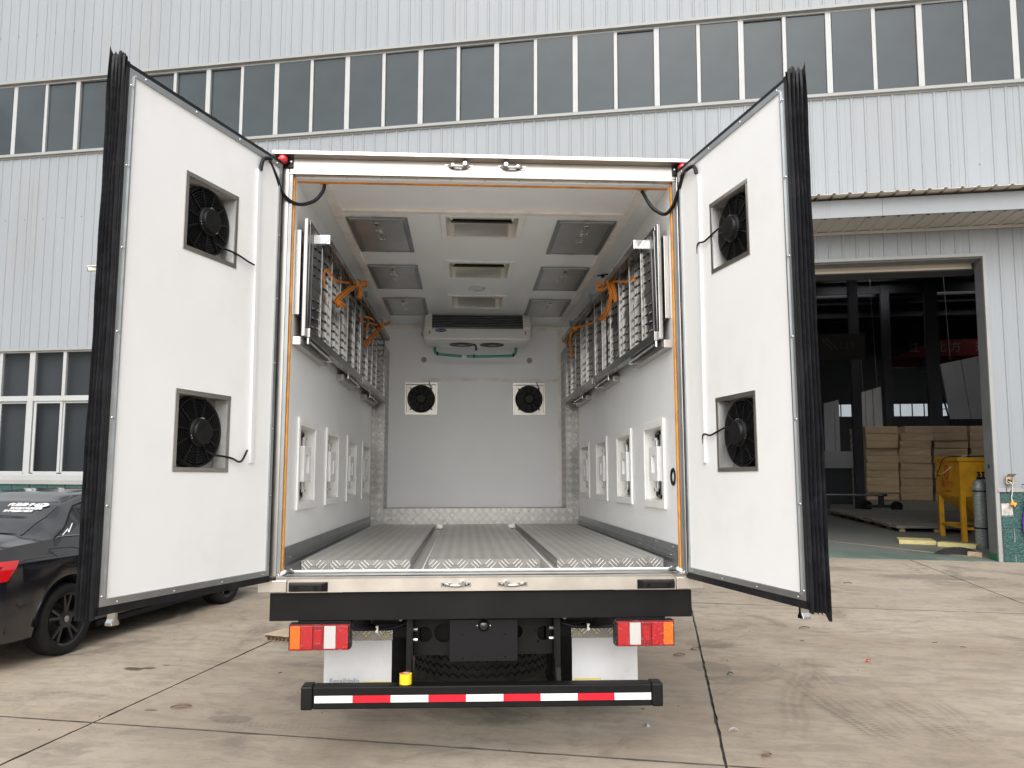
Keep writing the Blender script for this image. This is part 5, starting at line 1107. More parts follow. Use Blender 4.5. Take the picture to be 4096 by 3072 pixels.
# ------------------------------------------------------------------ rear end under the box
MB().box(-1.156, 1.153, .03, .05, -.236, -.0905).build('rear_apron', 'black_paint', trk, bevel=.003)
for s in (-1, 1):
    MB(mirror(s)).box(.72, 1.0, .02, .12, -.25, -.2365).build('lamp_bracket', 'chassis_black', trk)
    x0, x1 = .715, 1.044; z0, z1 = -.383, -.246
    m = MB(mirror(s)); m.box(x0, x1, -.005, .07, z0, z1); lo = m.build('tail_lamp', 'black_plastic', trk, bevel=.008)
    cuts = [(.012, .075, 'lens_red'), (.077, .139, 'lens_clear'), (.141, .197, 'lens_deep'), (.199, .262, 'lens_red'), (.264, .318, 'lens_amber')]
    for a, b, mt in cuts:
        m = MB(mirror(s)); m.box(x0 + a, x0 + b, -.022, -.0055, z0 + .009, z1 - .009); m.build('lens', mt, lo, bevel=.003)
    MB(mirror(s)).box(x0 + .150, x0 + .188, -.026, -.0225, z0 + .03, z1 - .03).build('reflector', 'lens_red', lo, bevel=.002)
    m = MB(mirror(s)); m.box(x0 + .005, x1 - .005, -.0225, -.0055, z1 - .009, z1 - .002); m.box(x0 + .005, x1 - .005, -.0225, -.0055, z0 + .002, z0 + .009); m.build('rim', 'lens_deep', lo)
    m = MB(mirror(s)); m.box(x0 - .010, x1 + .010, -.030, .03, z0 - .008, z1 + .006); fi = m.build('wrapping_film', 'clear_film', lo, bevel=.01)
    # mud flaps
    m = MB(mirror(s)); nfl = 8
    for k in range(nfl):
        a, b = .53 + .39 * k / nfl, .53 + .39 * (k + 1) / nfl; wv = lambda x: .004 * math.sin(x * 17)
        m.hexa([(a, .40 + wv(a), -.70), (b, .40 + wv(b), -.70), (b, .405 + wv(b), -.70), (a, .405 + wv(a), -.70), (a, .40, -.40), (b, .40, -.40), (b, .405, -.40), (a, .405, -.40)])
    fl_ = m.build('mud_flap', 'flap_white', trk, smooth=30)
    MB(mirror(s)).box(.525, .925, .392, .3995, -.412, -.352).build('clamp_strip', 'tread_xz', fl_)
    for k in range(4): MB(mirror(s)).lathe([(0, .384), (.008, .385), (.009, .392)], (.57 + .104 * k, 0, -.382), 'y', 8).build('bolt', 'yellow_edge', fl_)
    MB(mirror(s)).box(.54, .70, .3945, .3955, -.652, -.644).build('yellow_line', 'yellow_edge', fl_)
    MB(mirror(s)).box(.45, .93, .41, .43, -.40, -.34).build('flap_bracket', 'chassis_black', trk)
    # wheels
    ya, za = 1.62, -.552
    for xw in (.60, .86):
        w = MB(mirror(s)); w.lathe([(.20, xw - .085), (.30, xw - .105), (.37, xw - .105), (.392, xw - .085), (.40, xw - .03), (.40, xw + .03), (.392, xw + .085), (.37, xw + .105), (.30, xw + .105), (.20, xw + .085)], (0, ya, za), 'x', 40); w.build('tyre', 'tyre_rubber', trk, smooth=40)
    MB(mirror(s)).lathe([(.0, .80), (.12, .82), (.19, .78), (.205, .9), (.205, .52), (.1, .5), (0, .5)], (0, ya, za), 'x', 28).build('wheel_rim', 'chassis_black', trk, smooth=40)
    w = MB(mirror(s)); w.lathe([(.20, .80), (.30, .78), (.37, .78), (.392, .80), (.40, .85), (.40, .93), (.392, .98), (.37, 1.0), (.30, 1.0), (.20, .98)], (0, 4.95, -.476), 'x', 40); w.build('tyre', 'tyre_rubber', trk, smooth=40)
    MB(mirror(s)).lathe([(.0, .92), (.1, .93), (.2, .97), (.205, .80), (0, .8)], (0, 4.95, -.476), 'x', 28).build('wheel_rim', 'chassis_black', trk, smooth=40)
    MB(mirror(s)).box(.36, .42, .22, 6.0, -.40, -.20).build('frame_rail', 'chassis_black', trk)
    MB(mirror(s)).box(.36, .44, .3, 4.4, -.199, -.08).build('sub_frame', 'chassis_black', trk)
    MB(mirror(s)).box(.42, .50, .9, 2.4, -.50, -.44).build('leaf_spring', 'chassis_black', trk)
    # hangers for the underrun bar
    m = MB(mirror(s)); m.box(.394, .424, .08, .11, -.60, -.237); m.box(.388, .394, .07, .2, -.46, -.237); m.build('bar_hanger', 'chassis_black', trk, bevel=.002)
    m = MB(mirror(s)); m.hexa([(.40, .06, -.58), (.424, .06, -.58), (.424, .3, -.58), (.40, .3, -.58), (.40, .1, -.44), (.424, .1, -.44), (.424, .14, -.44), (.40, .14, -.44)]); m.build('hanger_gusset', 'chassis_black', trk)
    for z in (-.305, -.36):
        m = MB(mirror(s)); m.tube([(.388, .12, z), (.365, .12, z)], .010, 6); m.build('bolt', 'steel', trk)
    m = MB(mirror(s)); m.tube(spline([(.72, .06, -.285), (.66, .1, -.295), (.60, .16, -.305), (.52, .2, -.31), (.44, .22, -.29), (.36, .24, -.26)]), .012, 8); m.build('wiring_loom', 'cable_black', trk, smooth=60)
    MB(mirror(s)).box(.585, .60, .15, .18, -.325, -.29).build('cable_clip', 'pvc_cream', trk)
    MB(mirror(s)).box(.46, .66, .42, .62, -.335, -.24).build('valve_box', 'black_plastic', trk, bevel=.03)
    MB(mirror(s)).tube([(.47, .3, -.27), (.47, .26, -.27)], .012, 8).build('valve', 'pvc_cream', trk)
text('lettering', 'Email:info', .045, Matrix(((1, 0, 0, -.80), (0, 0, -1, .3945), (0, 1, 0, -.640), (0, 0, 0, 1))), 'print_grey', trk)
MB().tube([(-.9, 1.62, -.552), (.9, 1.62, -.552)], .07, 12).build('rear_axle', 'chassis_black', trk); MB().lathe([(0, -.2), (.16, -.15), (.2, 0), (.16, .15), (0, .2)], (0, 1.62, -.552), 'x', 20).build('differential', 'chassis_black', trk, smooth=50)
MB().tube([(-.9, 4.95, -.476), (.9, 4.95, -.476)], .05, 10).build('front_axle', 'chassis_black', trk)
# rear cross member with round lightening holes
holed_plate('cross_member', [(-.39, -.452), (.39, -.452), (.39, -.245), (-.39, -.245)],
            [(-.225, -.338, .052), (.19, -.335, .034), (-.392 + .003, -.338, .0499), (.392 - .003, -.338, .0499), (-.33, -.262, .006), (.31, -.262, .006), (-.31, -.33, .004), (.30, -.33, .005), (.325, -.33, .005), (.31, -.39, .006), (-.28, -.362, .003)][:2] + [(-.31, -.262, .006), (.31, -.262, .006), (-.30, -.33, .004), (.295, -.33, .005), (.32, -.33, .005), (.31, -.39, .006), (-.33, -.345, .042), (.345, -.345, .040)],
            .006, 'chassis_black', trk, Matrix(((1, 0, 0, 0), (0, 0, 1, .2), (0, 1, 0, 0), (0, 0, 0, 1))))
MB().box(-.39, .39, .2, .27, -.460, -.4525).build('cross_flange', 'chassis_black', trk)
MB().box(-.355, .355, .3, .34, -.46, -.24).build('inner_cross_member', 'chassis_black', trk)
pl_ = holed_plate('camera_plate', [(-.187, -.474), (.187, -.474), (.187, -.252), (-.187, -.252)], [(-.115, -.332, .004), (.118, -.33, .004), (-.115, -.458, .004), (.12, -.453, .005)], .003, 'black_gloss', trk, Matrix(((1, 0, 0, 0), (0, 0, 1, .1), (0, 1, 0, 0), (0, 0, 0, 1))))
m = MB(); m.lathe([(.032, .098), (.030, .085), (.024, .08), (.023, .085), (.0, .085)], (.0, 0, -.283), 'y', 24); m.prism([(-.045, -.283), (-.03, -.262), (.03, -.262), (.045, -.283), (.03, -.304), (-.03, -.304)], 'y', .093, .098); rc = m.build('reversing_camera', 'black_plastic', trk, smooth=40)
MB().lathe([(0, .078), (.012, .079), (.022, .084)], (0, 0, -.283), 'y', 20).build('lens', 'car_glass', rc, smooth=60)
for x in (-.036, .036): MB().lathe([(0, .0905), (.004, .091), (.005, .093)], (x, 0, -.283), 'y', 8).build('screw', 'chrome', rc)
# spare wheel lying flat: tread of four zigzag ribs
YS, RS = .885, .425; sp_t = MB(); zt_, zb_ = -.478, -.70
sp_t.lathe([(.23, zb_ + .02), (.33, zb_), (RS - .035, zb_ + .012), (RS - .012, zb_ + .03), (RS - .012, zt_ - .03), (RS - .035, zt_ - .012), (.33, zt_), (.23, zt_ - .02)], (0, YS, 0), 'z', 60)
spare = sp_t.build('spare_tyre', 'tyre_rubber', trk, smooth=35)
NZ = 92; bands = [(zt_ - .02, zt_ - .058), (zt_ - .070, zt_ - .105), (zt_ - .117, zt_ - .152), (zt_ - .164, zt_ - .205)]
for bi, (za_, zb2) in enumerate(bands):
    m = MB(); vs = []
    for k in range(NZ):
        a = 2 * math.pi * k / NZ; zg = .011 if (k % 2) else -.011; ph = (bi * .5)
        up = 0 if bi == 0 else zg; lo = 0 if bi == 3 else zg
        for rr2, z in ((RS - .013, za_ + up), (RS, za_ + up - .002), (RS, zb2 + lo + .002), (RS - .013, zb2 + lo)): vs.append((rr2 * math.cos(a), YS + rr2 * math.sin(a), z))
    m.add(vs, [(k * 4 + j, ((k + 1) % NZ) * 4 + j, ((k + 1) % NZ) * 4 + j + 1, k * 4 + j + 1) for k in range(NZ) for j in range(3)]); m.build('tread_rib', 'tyre_rubber', spare)
m = MB()
for k in range(NZ // 2):
    a = 2 * math.pi * (k + .25) / (NZ // 2)
    for z in (zt_ - .014, zb_ + .012): m.box(*sorted((RS * math.cos(a) - .010, RS * math.cos(a) + .010)), *sorted((YS + RS * math.sin(a) - .010, YS + RS * math.sin(a) + .008)), z - .012, z + .010)
MB().lathe([(0, -.55), (.15, -.55), (.22, -.5), (.23, -.49), (.23, -.68), (.1, -.62), (0, -.62)], (0, YS, 0), 'z', 28).build('spare_rim', 'chassis_black', trk, smooth=40)
# underrun bar with caps and reflective strip (slightly out of level, as in life)
def tilt_z(x): return -.0055 * (x / .96)
bx = lambda x, y, z: (x, y, z + tilt_z(x))
bar = MB(bx).box(-.90, .90, -.05, .05, -.681, -.568).build('underrun_bar', 'black_paint', trk, bevel=.006)
for s in (-1, 1): MB(lambda x, y, z, s=s: bx(s * x, y, z)).box(.901, .962, -.054, .054, -.685, -.563).build('end_cap', 'black_plastic', bar, bevel=.01)
xs = [-.890 + .1985 * k for k in range(10)]
for k in range(9):
    p = MB(bx).box(xs[k], xs[k + 1] - .0008, -.0515, -.0502, -.648, -.612).build('reflector_strip', 'reflect_red' if k % 2 else 'reflect_white', bar)
# cab (mostly hidden by the box)
cabm = MB(); cabm.prism([(4.72, -.55), (4.72, 1.15), (5.0, 1.28), (5.75, 1.26), (6.25, .55), (6.38, .1), (6.38, -.6)], 'x', -1.02, 1.02); cabm.build('cab', 'cab_white', trk, bevel=.04)
MB().hexa([(-.9, 6.27, .56), (.9, 6.27, .56), (.9, 6.24, .56), (-.9, 6.24, .56), (-.85, 5.82, 1.2), (.85, 5.82, 1.2), (.85, 5.78, 1.2), (-.85, 5.78, 1.2)]).build('windscreen', 'car_glass', trk)
for s in (-1, 1): MB(mirror(s)).box(1.021, 1.03, 5.1, 5.75, .45, 1.05).build('side_window', 'car_glass', trk)
MB().box(-1.0, 1.0, 6.38, 6.45, -.7, -.45).build('front_bumper', 'chassis_black', trk, bevel=.02)

# ------------------------------------------------------------------ stainless gates carried on the side walls
def gate(s, y0, y1, nsl, label, first):
    """near end wall gap wider, far end leaning in a little"""
    xo = lambda y: 1.052 - .0135 * (y - .1)
    xf = lambda d, y, z: (s * (xo(y) - d), y, z)          # d: distance out from the gate's plane towards the room
    ZB, ZT = 1.335, 2.035
    g_ = thing('louvred_gate', label, 'gate', TRK, (s * 1.0, y0, ZB), 'louvred stainless gates carried on the truck walls')
    m = MB(xf); fr = .045
    m.box(0, .026, y0, y0 + fr, ZB, ZT); m.build('frame_bar', 'stainless', g_, bevel=.006)
    m = MB(xf); m.box(0, .035, y1 - .03, y1, ZB, ZT); m.build('frame_bar', 'stainless', g_, bevel=.004)
    m = MB(xf); m.box(-.005, .045, y0 + fr, y1 - .03, ZB, ZB + .055); m.build('frame_bar', 'stainless', g_, bevel=.004)
    m = MB(xf); m.box(0, .03, y0 + fr, y1 - .03, ZT - .03, ZT); m.build('frame_bar', 'stainless', g_, bevel=.004)
    p = (y1 - y0 - fr - .03) / nsl
    for k in range(nsl):
        a = y0 + fr + p * k; tw = random.uniform(-.022, .022); lean = random.uniform(-.012, .012)
        xs_ = lambda d, y, z, a=a, tw=tw, lean=lean: xf(d + tw * (y - a) / p + lean * (z - ZB) / .7, y, z)
        # flanged slat: bright fold, recessed gutter, louvred face
        pr_ = [(.020, a + .002), (.024, a + .004), (.024, a + p * .17), (.004, a + p * .18), (.004, a + p * .30), (.018, a + p * .32), (.018, a + p * .96), (.002, a + p * .98)]
        m = MB(xs_); n = len(pr_)
        m.add([(d, y, ZB + .056) for d, y in pr_] + [(d, y, ZT - .031) for d, y in pr_], [(i, i + 1, n + i + 1, n + i) for i in range(n - 1)])
        m.m = [0, 0, 1, 1, 1, 0, 1]; sl = m.build('slat', ['stainless', 'gate_shade'], g_)
        lv = MB(xs_)
        for cy0, cy1 in ((a + p * .37, a + p * .56), (a + p * .70, a + p * .90)):
            for gi, zs_ in enumerate((ZB + .085, ZB + .405)):
                for q in range(4):
                    z = zs_ + .056 * q + (.012 if cy0 > a + p * .5 else 0)
                    lv.add([(.0185, cy0, z), (.0185, cy1, z), (.026, cy0 + .008, z + .001), (.026, cy1 - .008, z + .001), (.0185, cy0, z + .014), (.0185, cy1, z + .014)], [(2, 3, 5, 4), (2, 4, 0), (3, 1, 5)])
        lo_ = lv.build('louvres', 'stainless', sl); lo_['kind'] = 'stuff'
        MB(xs_).box(.0185, .0225, a + p * .33, a + p * .95, ZB + .335, ZB + .375).build('cross_strip', 'stainless', sl)
        if k: MB(xf).box(.0, .038, a - .008, a + .006, ZB + .056, ZT - .031).build('divider_bar', 'stainless', g_, bevel=.003)
    return g_
for s, sd in ((-1, 'car-side'), (1, 'lamp-side')):
    nm_s = 'wall opposite the round lamp' if s < 0 else 'wall with the round lamp'
    gate(s, .11, 2.26, 6, f'louvred stainless gate nearest the doors on the {nm_s}', True)
    gate(s, 2.29, 4.0, 5, f'louvred stainless gate deepest in the box on the {nm_s}', False)
    # top rail held on wall brackets: parts of the truck
    xo = lambda y: 1.052 - .0135 * (y - .1)
    m = MB(mirror(s))
    m.hexa([(xo(.48) - .085, .48, 1.985), (xo(.48) - .04, .48, 1.985), (xo(4.0) - .04, 3.98, 1.985), (xo(4.0) - .085, 3.98, 1.985), (xo(.48) - .085, .48, 2.03), (xo(.48) - .04, .48, 2.03), (xo(4.0) - .04, 3.98, 2.03), (xo(4.0) - .085, 3.98, 2.03)])
    m.build('gate_top_rail', 'stainless', trk, bevel=.004)
    MB(mirror(s)).box(xo(.47) - .092, xo(.47) - .0, .44, .479, 1.975, 2.04).build('rail_holder', 'chrome', trk, bevel=.005)
    for y in (1.75, 2.15, 3.3):
        MB(mirror(s)).box(xo(y) - .092, WX - .0006, y, y + .04, 2.045, 2.085).build('rail_holder', 'stainless', trk, bevel=.003)
    for y0 in (.067, 1.67, 3.10):
        ln_ = .88 if y0 < 1 else .72
        MB(mirror(s)).box(1.042, WX - .0006, y0, y0 + ln_, 1.279, 1.326).build('gate_bracket', 'steel', trk, bevel=.003)
        m = MB(mirror(s)); m.tube([(1.02, y0 + .12, 1.322), (1.02, y0 + ln_ - .05, 1.322)], .009, 8); m.tube([(1.02, y0 + .10, 1.335), (1.02, y0 + .10, 1.30)], .011, 8); m.tube([(1.005, y0 + ln_ - .04, 1.31), (1.042, y0 + ln_ - .04, 1.31)], .012, 8); m.build('hinge_pin', 'chrome', trk, smooth=50)
    MB(mirror(s)).box(WX - .03, WX - .0006, .10, .21, 1.46, 1.96).build('wall_stop', 'steel', trk, bevel=.003)

# orange straps tied round the rails
def ribbon(mb, pts, wdir, w=.042, n=5, th=.003):
    P = spline(pts, n); wd = Vector(wdir).normalized(); vs = []
    fr_ = (-.5, -.32, -.22, .22, .32, .5)
    for i, p in enumerate(P):
        t = (P[min(i + 1, len(P) - 1)] - P[max(i - 1, 0)]).normalized(); side_ = (wd - t * wd.dot(t)).normalized(); up = t.cross(side_)
        for o_ in (th / 2, -th / 2):
            for f in fr_: vs.append(tuple(p + side_ * (f * w) + up * (o_ + .0015 * math.cos(f * 5))))
    k = len(fr_); b = len(mb.v)
    for i in range(len(P) - 1):
        for o_ in (0, k):
            for j in range(k - 1):
                A = i * 2 * k + o_ + j; B = (i + 1) * 2 * k + o_ + j
                mb.f.append([b + A, b + A + 1, b + B + 1, b + B]); mb.m.append(1 if j in (1, 3) else 0)
    mb.v += vs
def strap(label, s, knot, tails, loops, wraps):
    st = thing('tie_strap', label, 'strap', TRK, knot, 'orange straps tied round the gates')
    for pts, nm_, w in [(t, 'tail', .042) for t in tails] + [(l, 'bow_loop', .03) for l in loops] + [(w_2, 'wrap', .018) for w_2 in wraps]:
        m = MB(); ribbon(m, pts, (.35 * -s, 1.0, .25) if nm_ == 'tail' else (-s * .3, .9, .45), w); m.build(nm_, ['orange_strap', 'strap_stripe'], st, smooth=60)
    k = Vector(knot); m = MB(); m.lathe([(0, -.03), (.022, -.024), (.032, 0), (.022, .024), (0, .03)], knot, 'z', 10); m.build('knot', 'orange_strap', st, smooth=60)
strap('orange strap tied in a bow on the near gate opposite the lamp', -1, (-.965, 1.66, 2.03),
      [[(-.965, 1.66, 2.03), (-.955, 1.52, 1.975), (-.965, 1.33, 1.90), (-.975, 1.08, 1.80), (-.98, .90, 1.72), (-.965, .86, 1.695), (-.95, .98, 1.70), (-.95, 1.12, 1.735)], [(-.965, 1.66, 2.03), (-.94, 1.72, 2.03), (-.93, 1.74, 1.99), (-.935, 1.68, 1.93), (-.94, 1.60, 1.90)]],
      [[(-.965, 1.66, 2.03), (-.93, 1.85, 2.09), (-.92, 2.02, 2.12), (-.935, 2.02, 2.09), (-.96, 1.8, 2.04), (-.965, 1.68, 2.03)]],
      [[(-.965, 1.66, 2.03), (-.985, 1.35, 2.06), (-1.0, 1.12, 2.07), (-1.01, 1.08, 2.05)], [(-.965, 1.66, 2.03), (-.99, 1.3, 1.95), (-1.005, .95, 1.88), (-1.01, .66, 1.875), (-1.02, .62, 1.82), (-1.02, .66, 1.76)]])
strap('orange strap tied deeper in the box opposite the lamp', -1, (-.94, 3.3, 2.02),
      [[(-.94, 3.3, 2.02), (-.935, 3.12, 1.95), (-.945, 2.85, 1.85), (-.96, 2.55, 1.74), (-.965, 2.36, 1.66)]],
      [[(-.94, 3.3, 2.02), (-.92, 3.6, 2.10), (-.91, 3.9, 2.17), (-.925, 3.86, 2.14), (-.94, 3.5, 2.06), (-.94, 3.32, 2.02)]],
      [[(-.94, 3.3, 2.02), (-.96, 2.9, 1.95), (-.975, 2.6, 1.90), (-.985, 2.55, 1.80)], [(-.94, 3.3, 2.02), (-.96, 2.8, 1.98), (-.98, 2.3, 1.90), (-.99, 2.2, 1.84)]])
strap('orange strap with the longest hanging tail, near gate on the lamp wall', 1, (.975, 1.38, 1.995),
      [[(.975, 1.38, 1.995), (.96, 1.3, 1.95), (.955, 1.25, 1.88), (.955, 1.30, 1.82), (.96, 1.45, 1.785), (.965, 1.65, 1.785), (.965, 1.85, 1.80)], [(.975, 1.38, 1.995), (.965, 1.25, 1.93), (.965, 1.14, 1.83), (.965, 1.12, 1.79)]],
      [[(.975, 1.38, 1.995), (.94, 1.55, 2.03), (.93, 1.70, 2.045), (.94, 1.68, 2.0), (.955, 1.52, 1.985), (.972, 1.40, 1.99)]],
      [[(.975, 1.38, 1.995), (.985, 1.35, 2.06), (1.0, 1.33, 2.10)], [(.975, 1.38, 1.995), (.995, 1.1, 1.93), (1.01, .93, 1.885), (1.015, .75, 1.875), (1.02, .70, 1.83)]])
strap('orange strap with short tail, deepest in the box on the lamp wall', 1, (.955, 3.15, 1.985),
      [[(.955, 3.15, 1.985), (.94, 3.3, 1.99), (.935, 3.42, 1.93), (.94, 3.42, 1.85), (.945, 3.38, 1.77), (.95, 3.34, 1.73)], [(.955, 3.15, 1.985), (.94, 3.45, 2.0), (.94, 3.72, 2.01), (.945, 3.88, 1.985), (.955, 3.9, 1.95)]],
      [[(.955, 3.15, 1.985), (.95, 3.12, 2.03), (.95, 3.1, 2.06), (.955, 3.14, 2.03), (.955, 3.15, 1.99)]],
      [[(.955, 3.15, 1.985), (.975, 2.7, 1.92), (.985, 2.4, 1.88), (.99, 2.3, 1.87)]])
# roll of yellow tape on the bar
tr_ = thing('tape_roll', 'roll of bright yellow packing tape standing on the black underrun bar', 'tape roll', TRK, (-.419, .0, -.5665))
z0 = -.5645
MB().lathe([(.020, z0 + .001), (.033, z0 + .001), (.033, z0 + .055), (.020, z0 + .055)], (-.419, .0, 0), 'z', 28, close=True).build('tape', 'yellow_tape', tr_, smooth=40)
MB().lathe([(.018, z0 + .0005), (.020, z0 + .0005), (.020, z0 + .056), (.018, z0 + .056)], (-.419, .0, 0), 'z', 24, close=True).build('core', 'tape_core', tr_, smooth=40)
MB().lathe([(.0205, z0 + .0556), (.031, z0 + .0556)], (-.419, .0, 0), 'z', 24, a0=.5, a1=5.2).build('printed_end', 'red_print', tr_)

# ================================================================== PARKED CAR
HX, HY = .1916, .9815
CAR = Matrix(((HX, -HY, 0, -3.705), (HY, HX, 0, 6.825), (0, 0, 1, 0), (0, 0, 0, 1))) @ Matrix.Translation((0, .865, 0))   # x forward, y to its left, z up
car = thing('parked_car', 'dusty black sedan with black alloy wheels parked behind the opened truck door', 'car', CAR, (1.3, 0, 0))
def lerp(tab, s):
    for (a, x), (b, y) in zip(tab, tab[1:]):
        if s <= b: t = max(0, min(1, (s - a) / (b - a))); return x + (y - x) * (t * t * (3 - 2 * t) * .35 + t * .65)
    return tab[-1][1]
ZC = [(-.88, .56), (-.86, .80), (-.81, .925), (-.62, .975), (-.28, 1.01), (0, 1.125), (.3, 1.25), (.6, 1.318), (1.0, 1.342), (1.5, 1.315), (2.0, 1.13), (2.42, .95), (3.0, .865), (3.3, .77), (3.42, .58)]
ZB = [(-.88, .55), (-.86, .78), (-.8, .89), (-.5, .94), (0, .965), (.5, .935), (2.2, .90), (3.0, .80), (3.3, .72), (3.42, .55)]
HR = [(-.88, .66), (-.3, .66), (0, .61), (.3, .555), (1.2, .545), (1.8, .56), (2.3, .64), (3.42, .58)]
def taper(s):
    if s < -.45: return 1 - .24 * ((-.45 - s) / .43) ** 2.2
    if s > 2.9: return 1 - .26 * ((s - 2.9) / .52) ** 2.2
    return 1.0
WR = (.05, 2.555); RA = .345
def car_prof(s):
    zl = .185
    for w in WR:
        if abs(s - w) < RA: zl = max(zl, .29 + math.sqrt(RA * RA - (s - w) ** 2))
    zl = max(zl, .21 + .9 * max(0, -.62 - s)); zc, zb = lerp(ZC, s), lerp(ZB, s); zr = max(zb + .012, zc - .028); hr = lerp(HR, s); k = taper(s)
    zb = max(zb, zl + .12); k2 = lambda z, f: max(z * 1.0, zl + f)
    top = min(.82, zb - .03)
    return [(.74 * k, zl), (.835 * k, zl + .006), (.858 * k, k2(min(.45, top - .2), .02)), (.864 * k, k2(min(.66, top - .08), .04)), (.860 * k, k2(top - .012, .06)), (.846 * k, k2(top + .004, .075)), (.80 * k, max(zb, zl + .13)),
            ((.80 * .48 + hr * .52) * k + .012, max(zb, zl + .13) * .5 + zr * .5), (hr * k, zr), (hr * .93 * k, zr + .55 * (zc - zr)), (hr * .55 * k, zc - .006), (0, zc)]
SS = [-.88, -.875, -.86, -.84] + [-.81 + .045 * i for i in range(94)] + [3.41, 3.42]; SS = sorted(set(round(s, 4) for s in SS if s <= 3.42))
m = MB(); vs = []; NP = 12; W_ = 2 * NP - 1
for s in SS:
    p = car_prof(s); row = [(s, -y, z) for y, z in p] + [(s, y, z) for y, z in reversed(p[:-1])]; vs += row
m.add(vs, [(i * W_ + k, i * W_ + k + 1, (i + 1) * W_ + k + 1, (i + 1) * W_ + k) for i in range(len(SS) - 1) for k in range(W_ - 1)] + [tuple(range(W_)), tuple((len(SS) - 1) * W_ + k for k in range(W_))])
m.build('body', 'car_paint', car, smooth=38)
MB().box(-.75, 3.3, -.72, .72, .17, .42).build('underbody', 'cloth_black', car)
def car_side(s, f):                     # f 0..1 from belt to roof rail
    p = car_prof(s); a, b, c = p[6], p[7], p[8]
    return (a[0] + (b[0] - a[0]) * f * 2, a[1] + (b[1] - a[1]) * f * 2) if f < .5 else (b[0] + (c[0] - b[0]) * (f - .5) * 2, b[1] + (c[1] - b[1]) * (f - .5) * 2)
for sd in (-1, 1):
    st = [-.06 + .07 * k for k in range(31)]; vs = []; lo, hi = [], []
    for s in st:
        f1 = min(.90, .10 + .80 * max(0, (s + .06) / .42), .08 + .84 * max(0, (2.06 - s) / .55)); f0 = .05
        for k in range(4): y, z = car_side(s, f0 + (max(f1, f0 + .03) - f0) * k / 3); vs.append((s, sd * (y + .005), z + .002))
        lo.append(vs[-4]); hi.append(vs[-1])
    MB().add(vs, [(i * 4 + k, i * 4 + k + 1, i * 4 + 5 + k, i * 4 + 4 + k) for i in range(30) for k in range(3)]).build('side_window', 'car_glass', car, smooth=60)
    MB().tube(lo, .008, 6).build('window_trim', 'car_trim', car, smooth=60); MB().tube([lo[0]] + hi, .007, 6).build('window_trim', 'chassis_black', car, smooth=60)
    y, z = car_side(.36, .05); y2, z2 = car_side(.36, .85); MB().tube([(.36, sd * (y + .008), z), (.36, sd * (y2 + .008), z2)], .012, 6).build('door_pillar', 'chassis_black', car)
def top_z(s, y):
    p = car_prof(s); q = [p[8], p[9], p[10], p[11]]; y = abs(y)
    for (y0, z0), (y1, z1) in zip(q, q[1:]):
        if y >= y1 - 1e-6: return z0 + (z1 - z0) * (y0 - y) / max(1e-6, y0 - y1)
    return q[-1][1]
for a, b, nm_ in ((-.25, .24, 'rear_window'), (1.55, 2.28, 'windscreen')):
    vs = []; ns = 10; nl = 14
    for i in range(ns + 1):
        s = a + (b - a) * i / ns; hr = car_prof(s)[8][0]
        for k in range(nl + 1): y = (-1 + 2 * k / nl) * hr * .97; vs.append((s - .003 if a < 1 else s + .003, y, top_z(s, y) + .005))
    MB().add(vs, [(i * (nl + 1) + k, i * (nl + 1) + k + 1, (i + 1) * (nl + 1) + k + 1, (i + 1) * (nl + 1) + k) for i in range(ns) for k in range(nl)]).build(nm_, 'car_glass', car, smooth=60)
def hw_at(s, z):
    p = car_prof(s)
    for (y0, z0), (y1, z1) in zip(p, p[1:]):
        if z0 <= z <= z1: return y0 + (y1 - y0) * (z - z0) / max(1e-6, z1 - z0)
    return p[3][0]
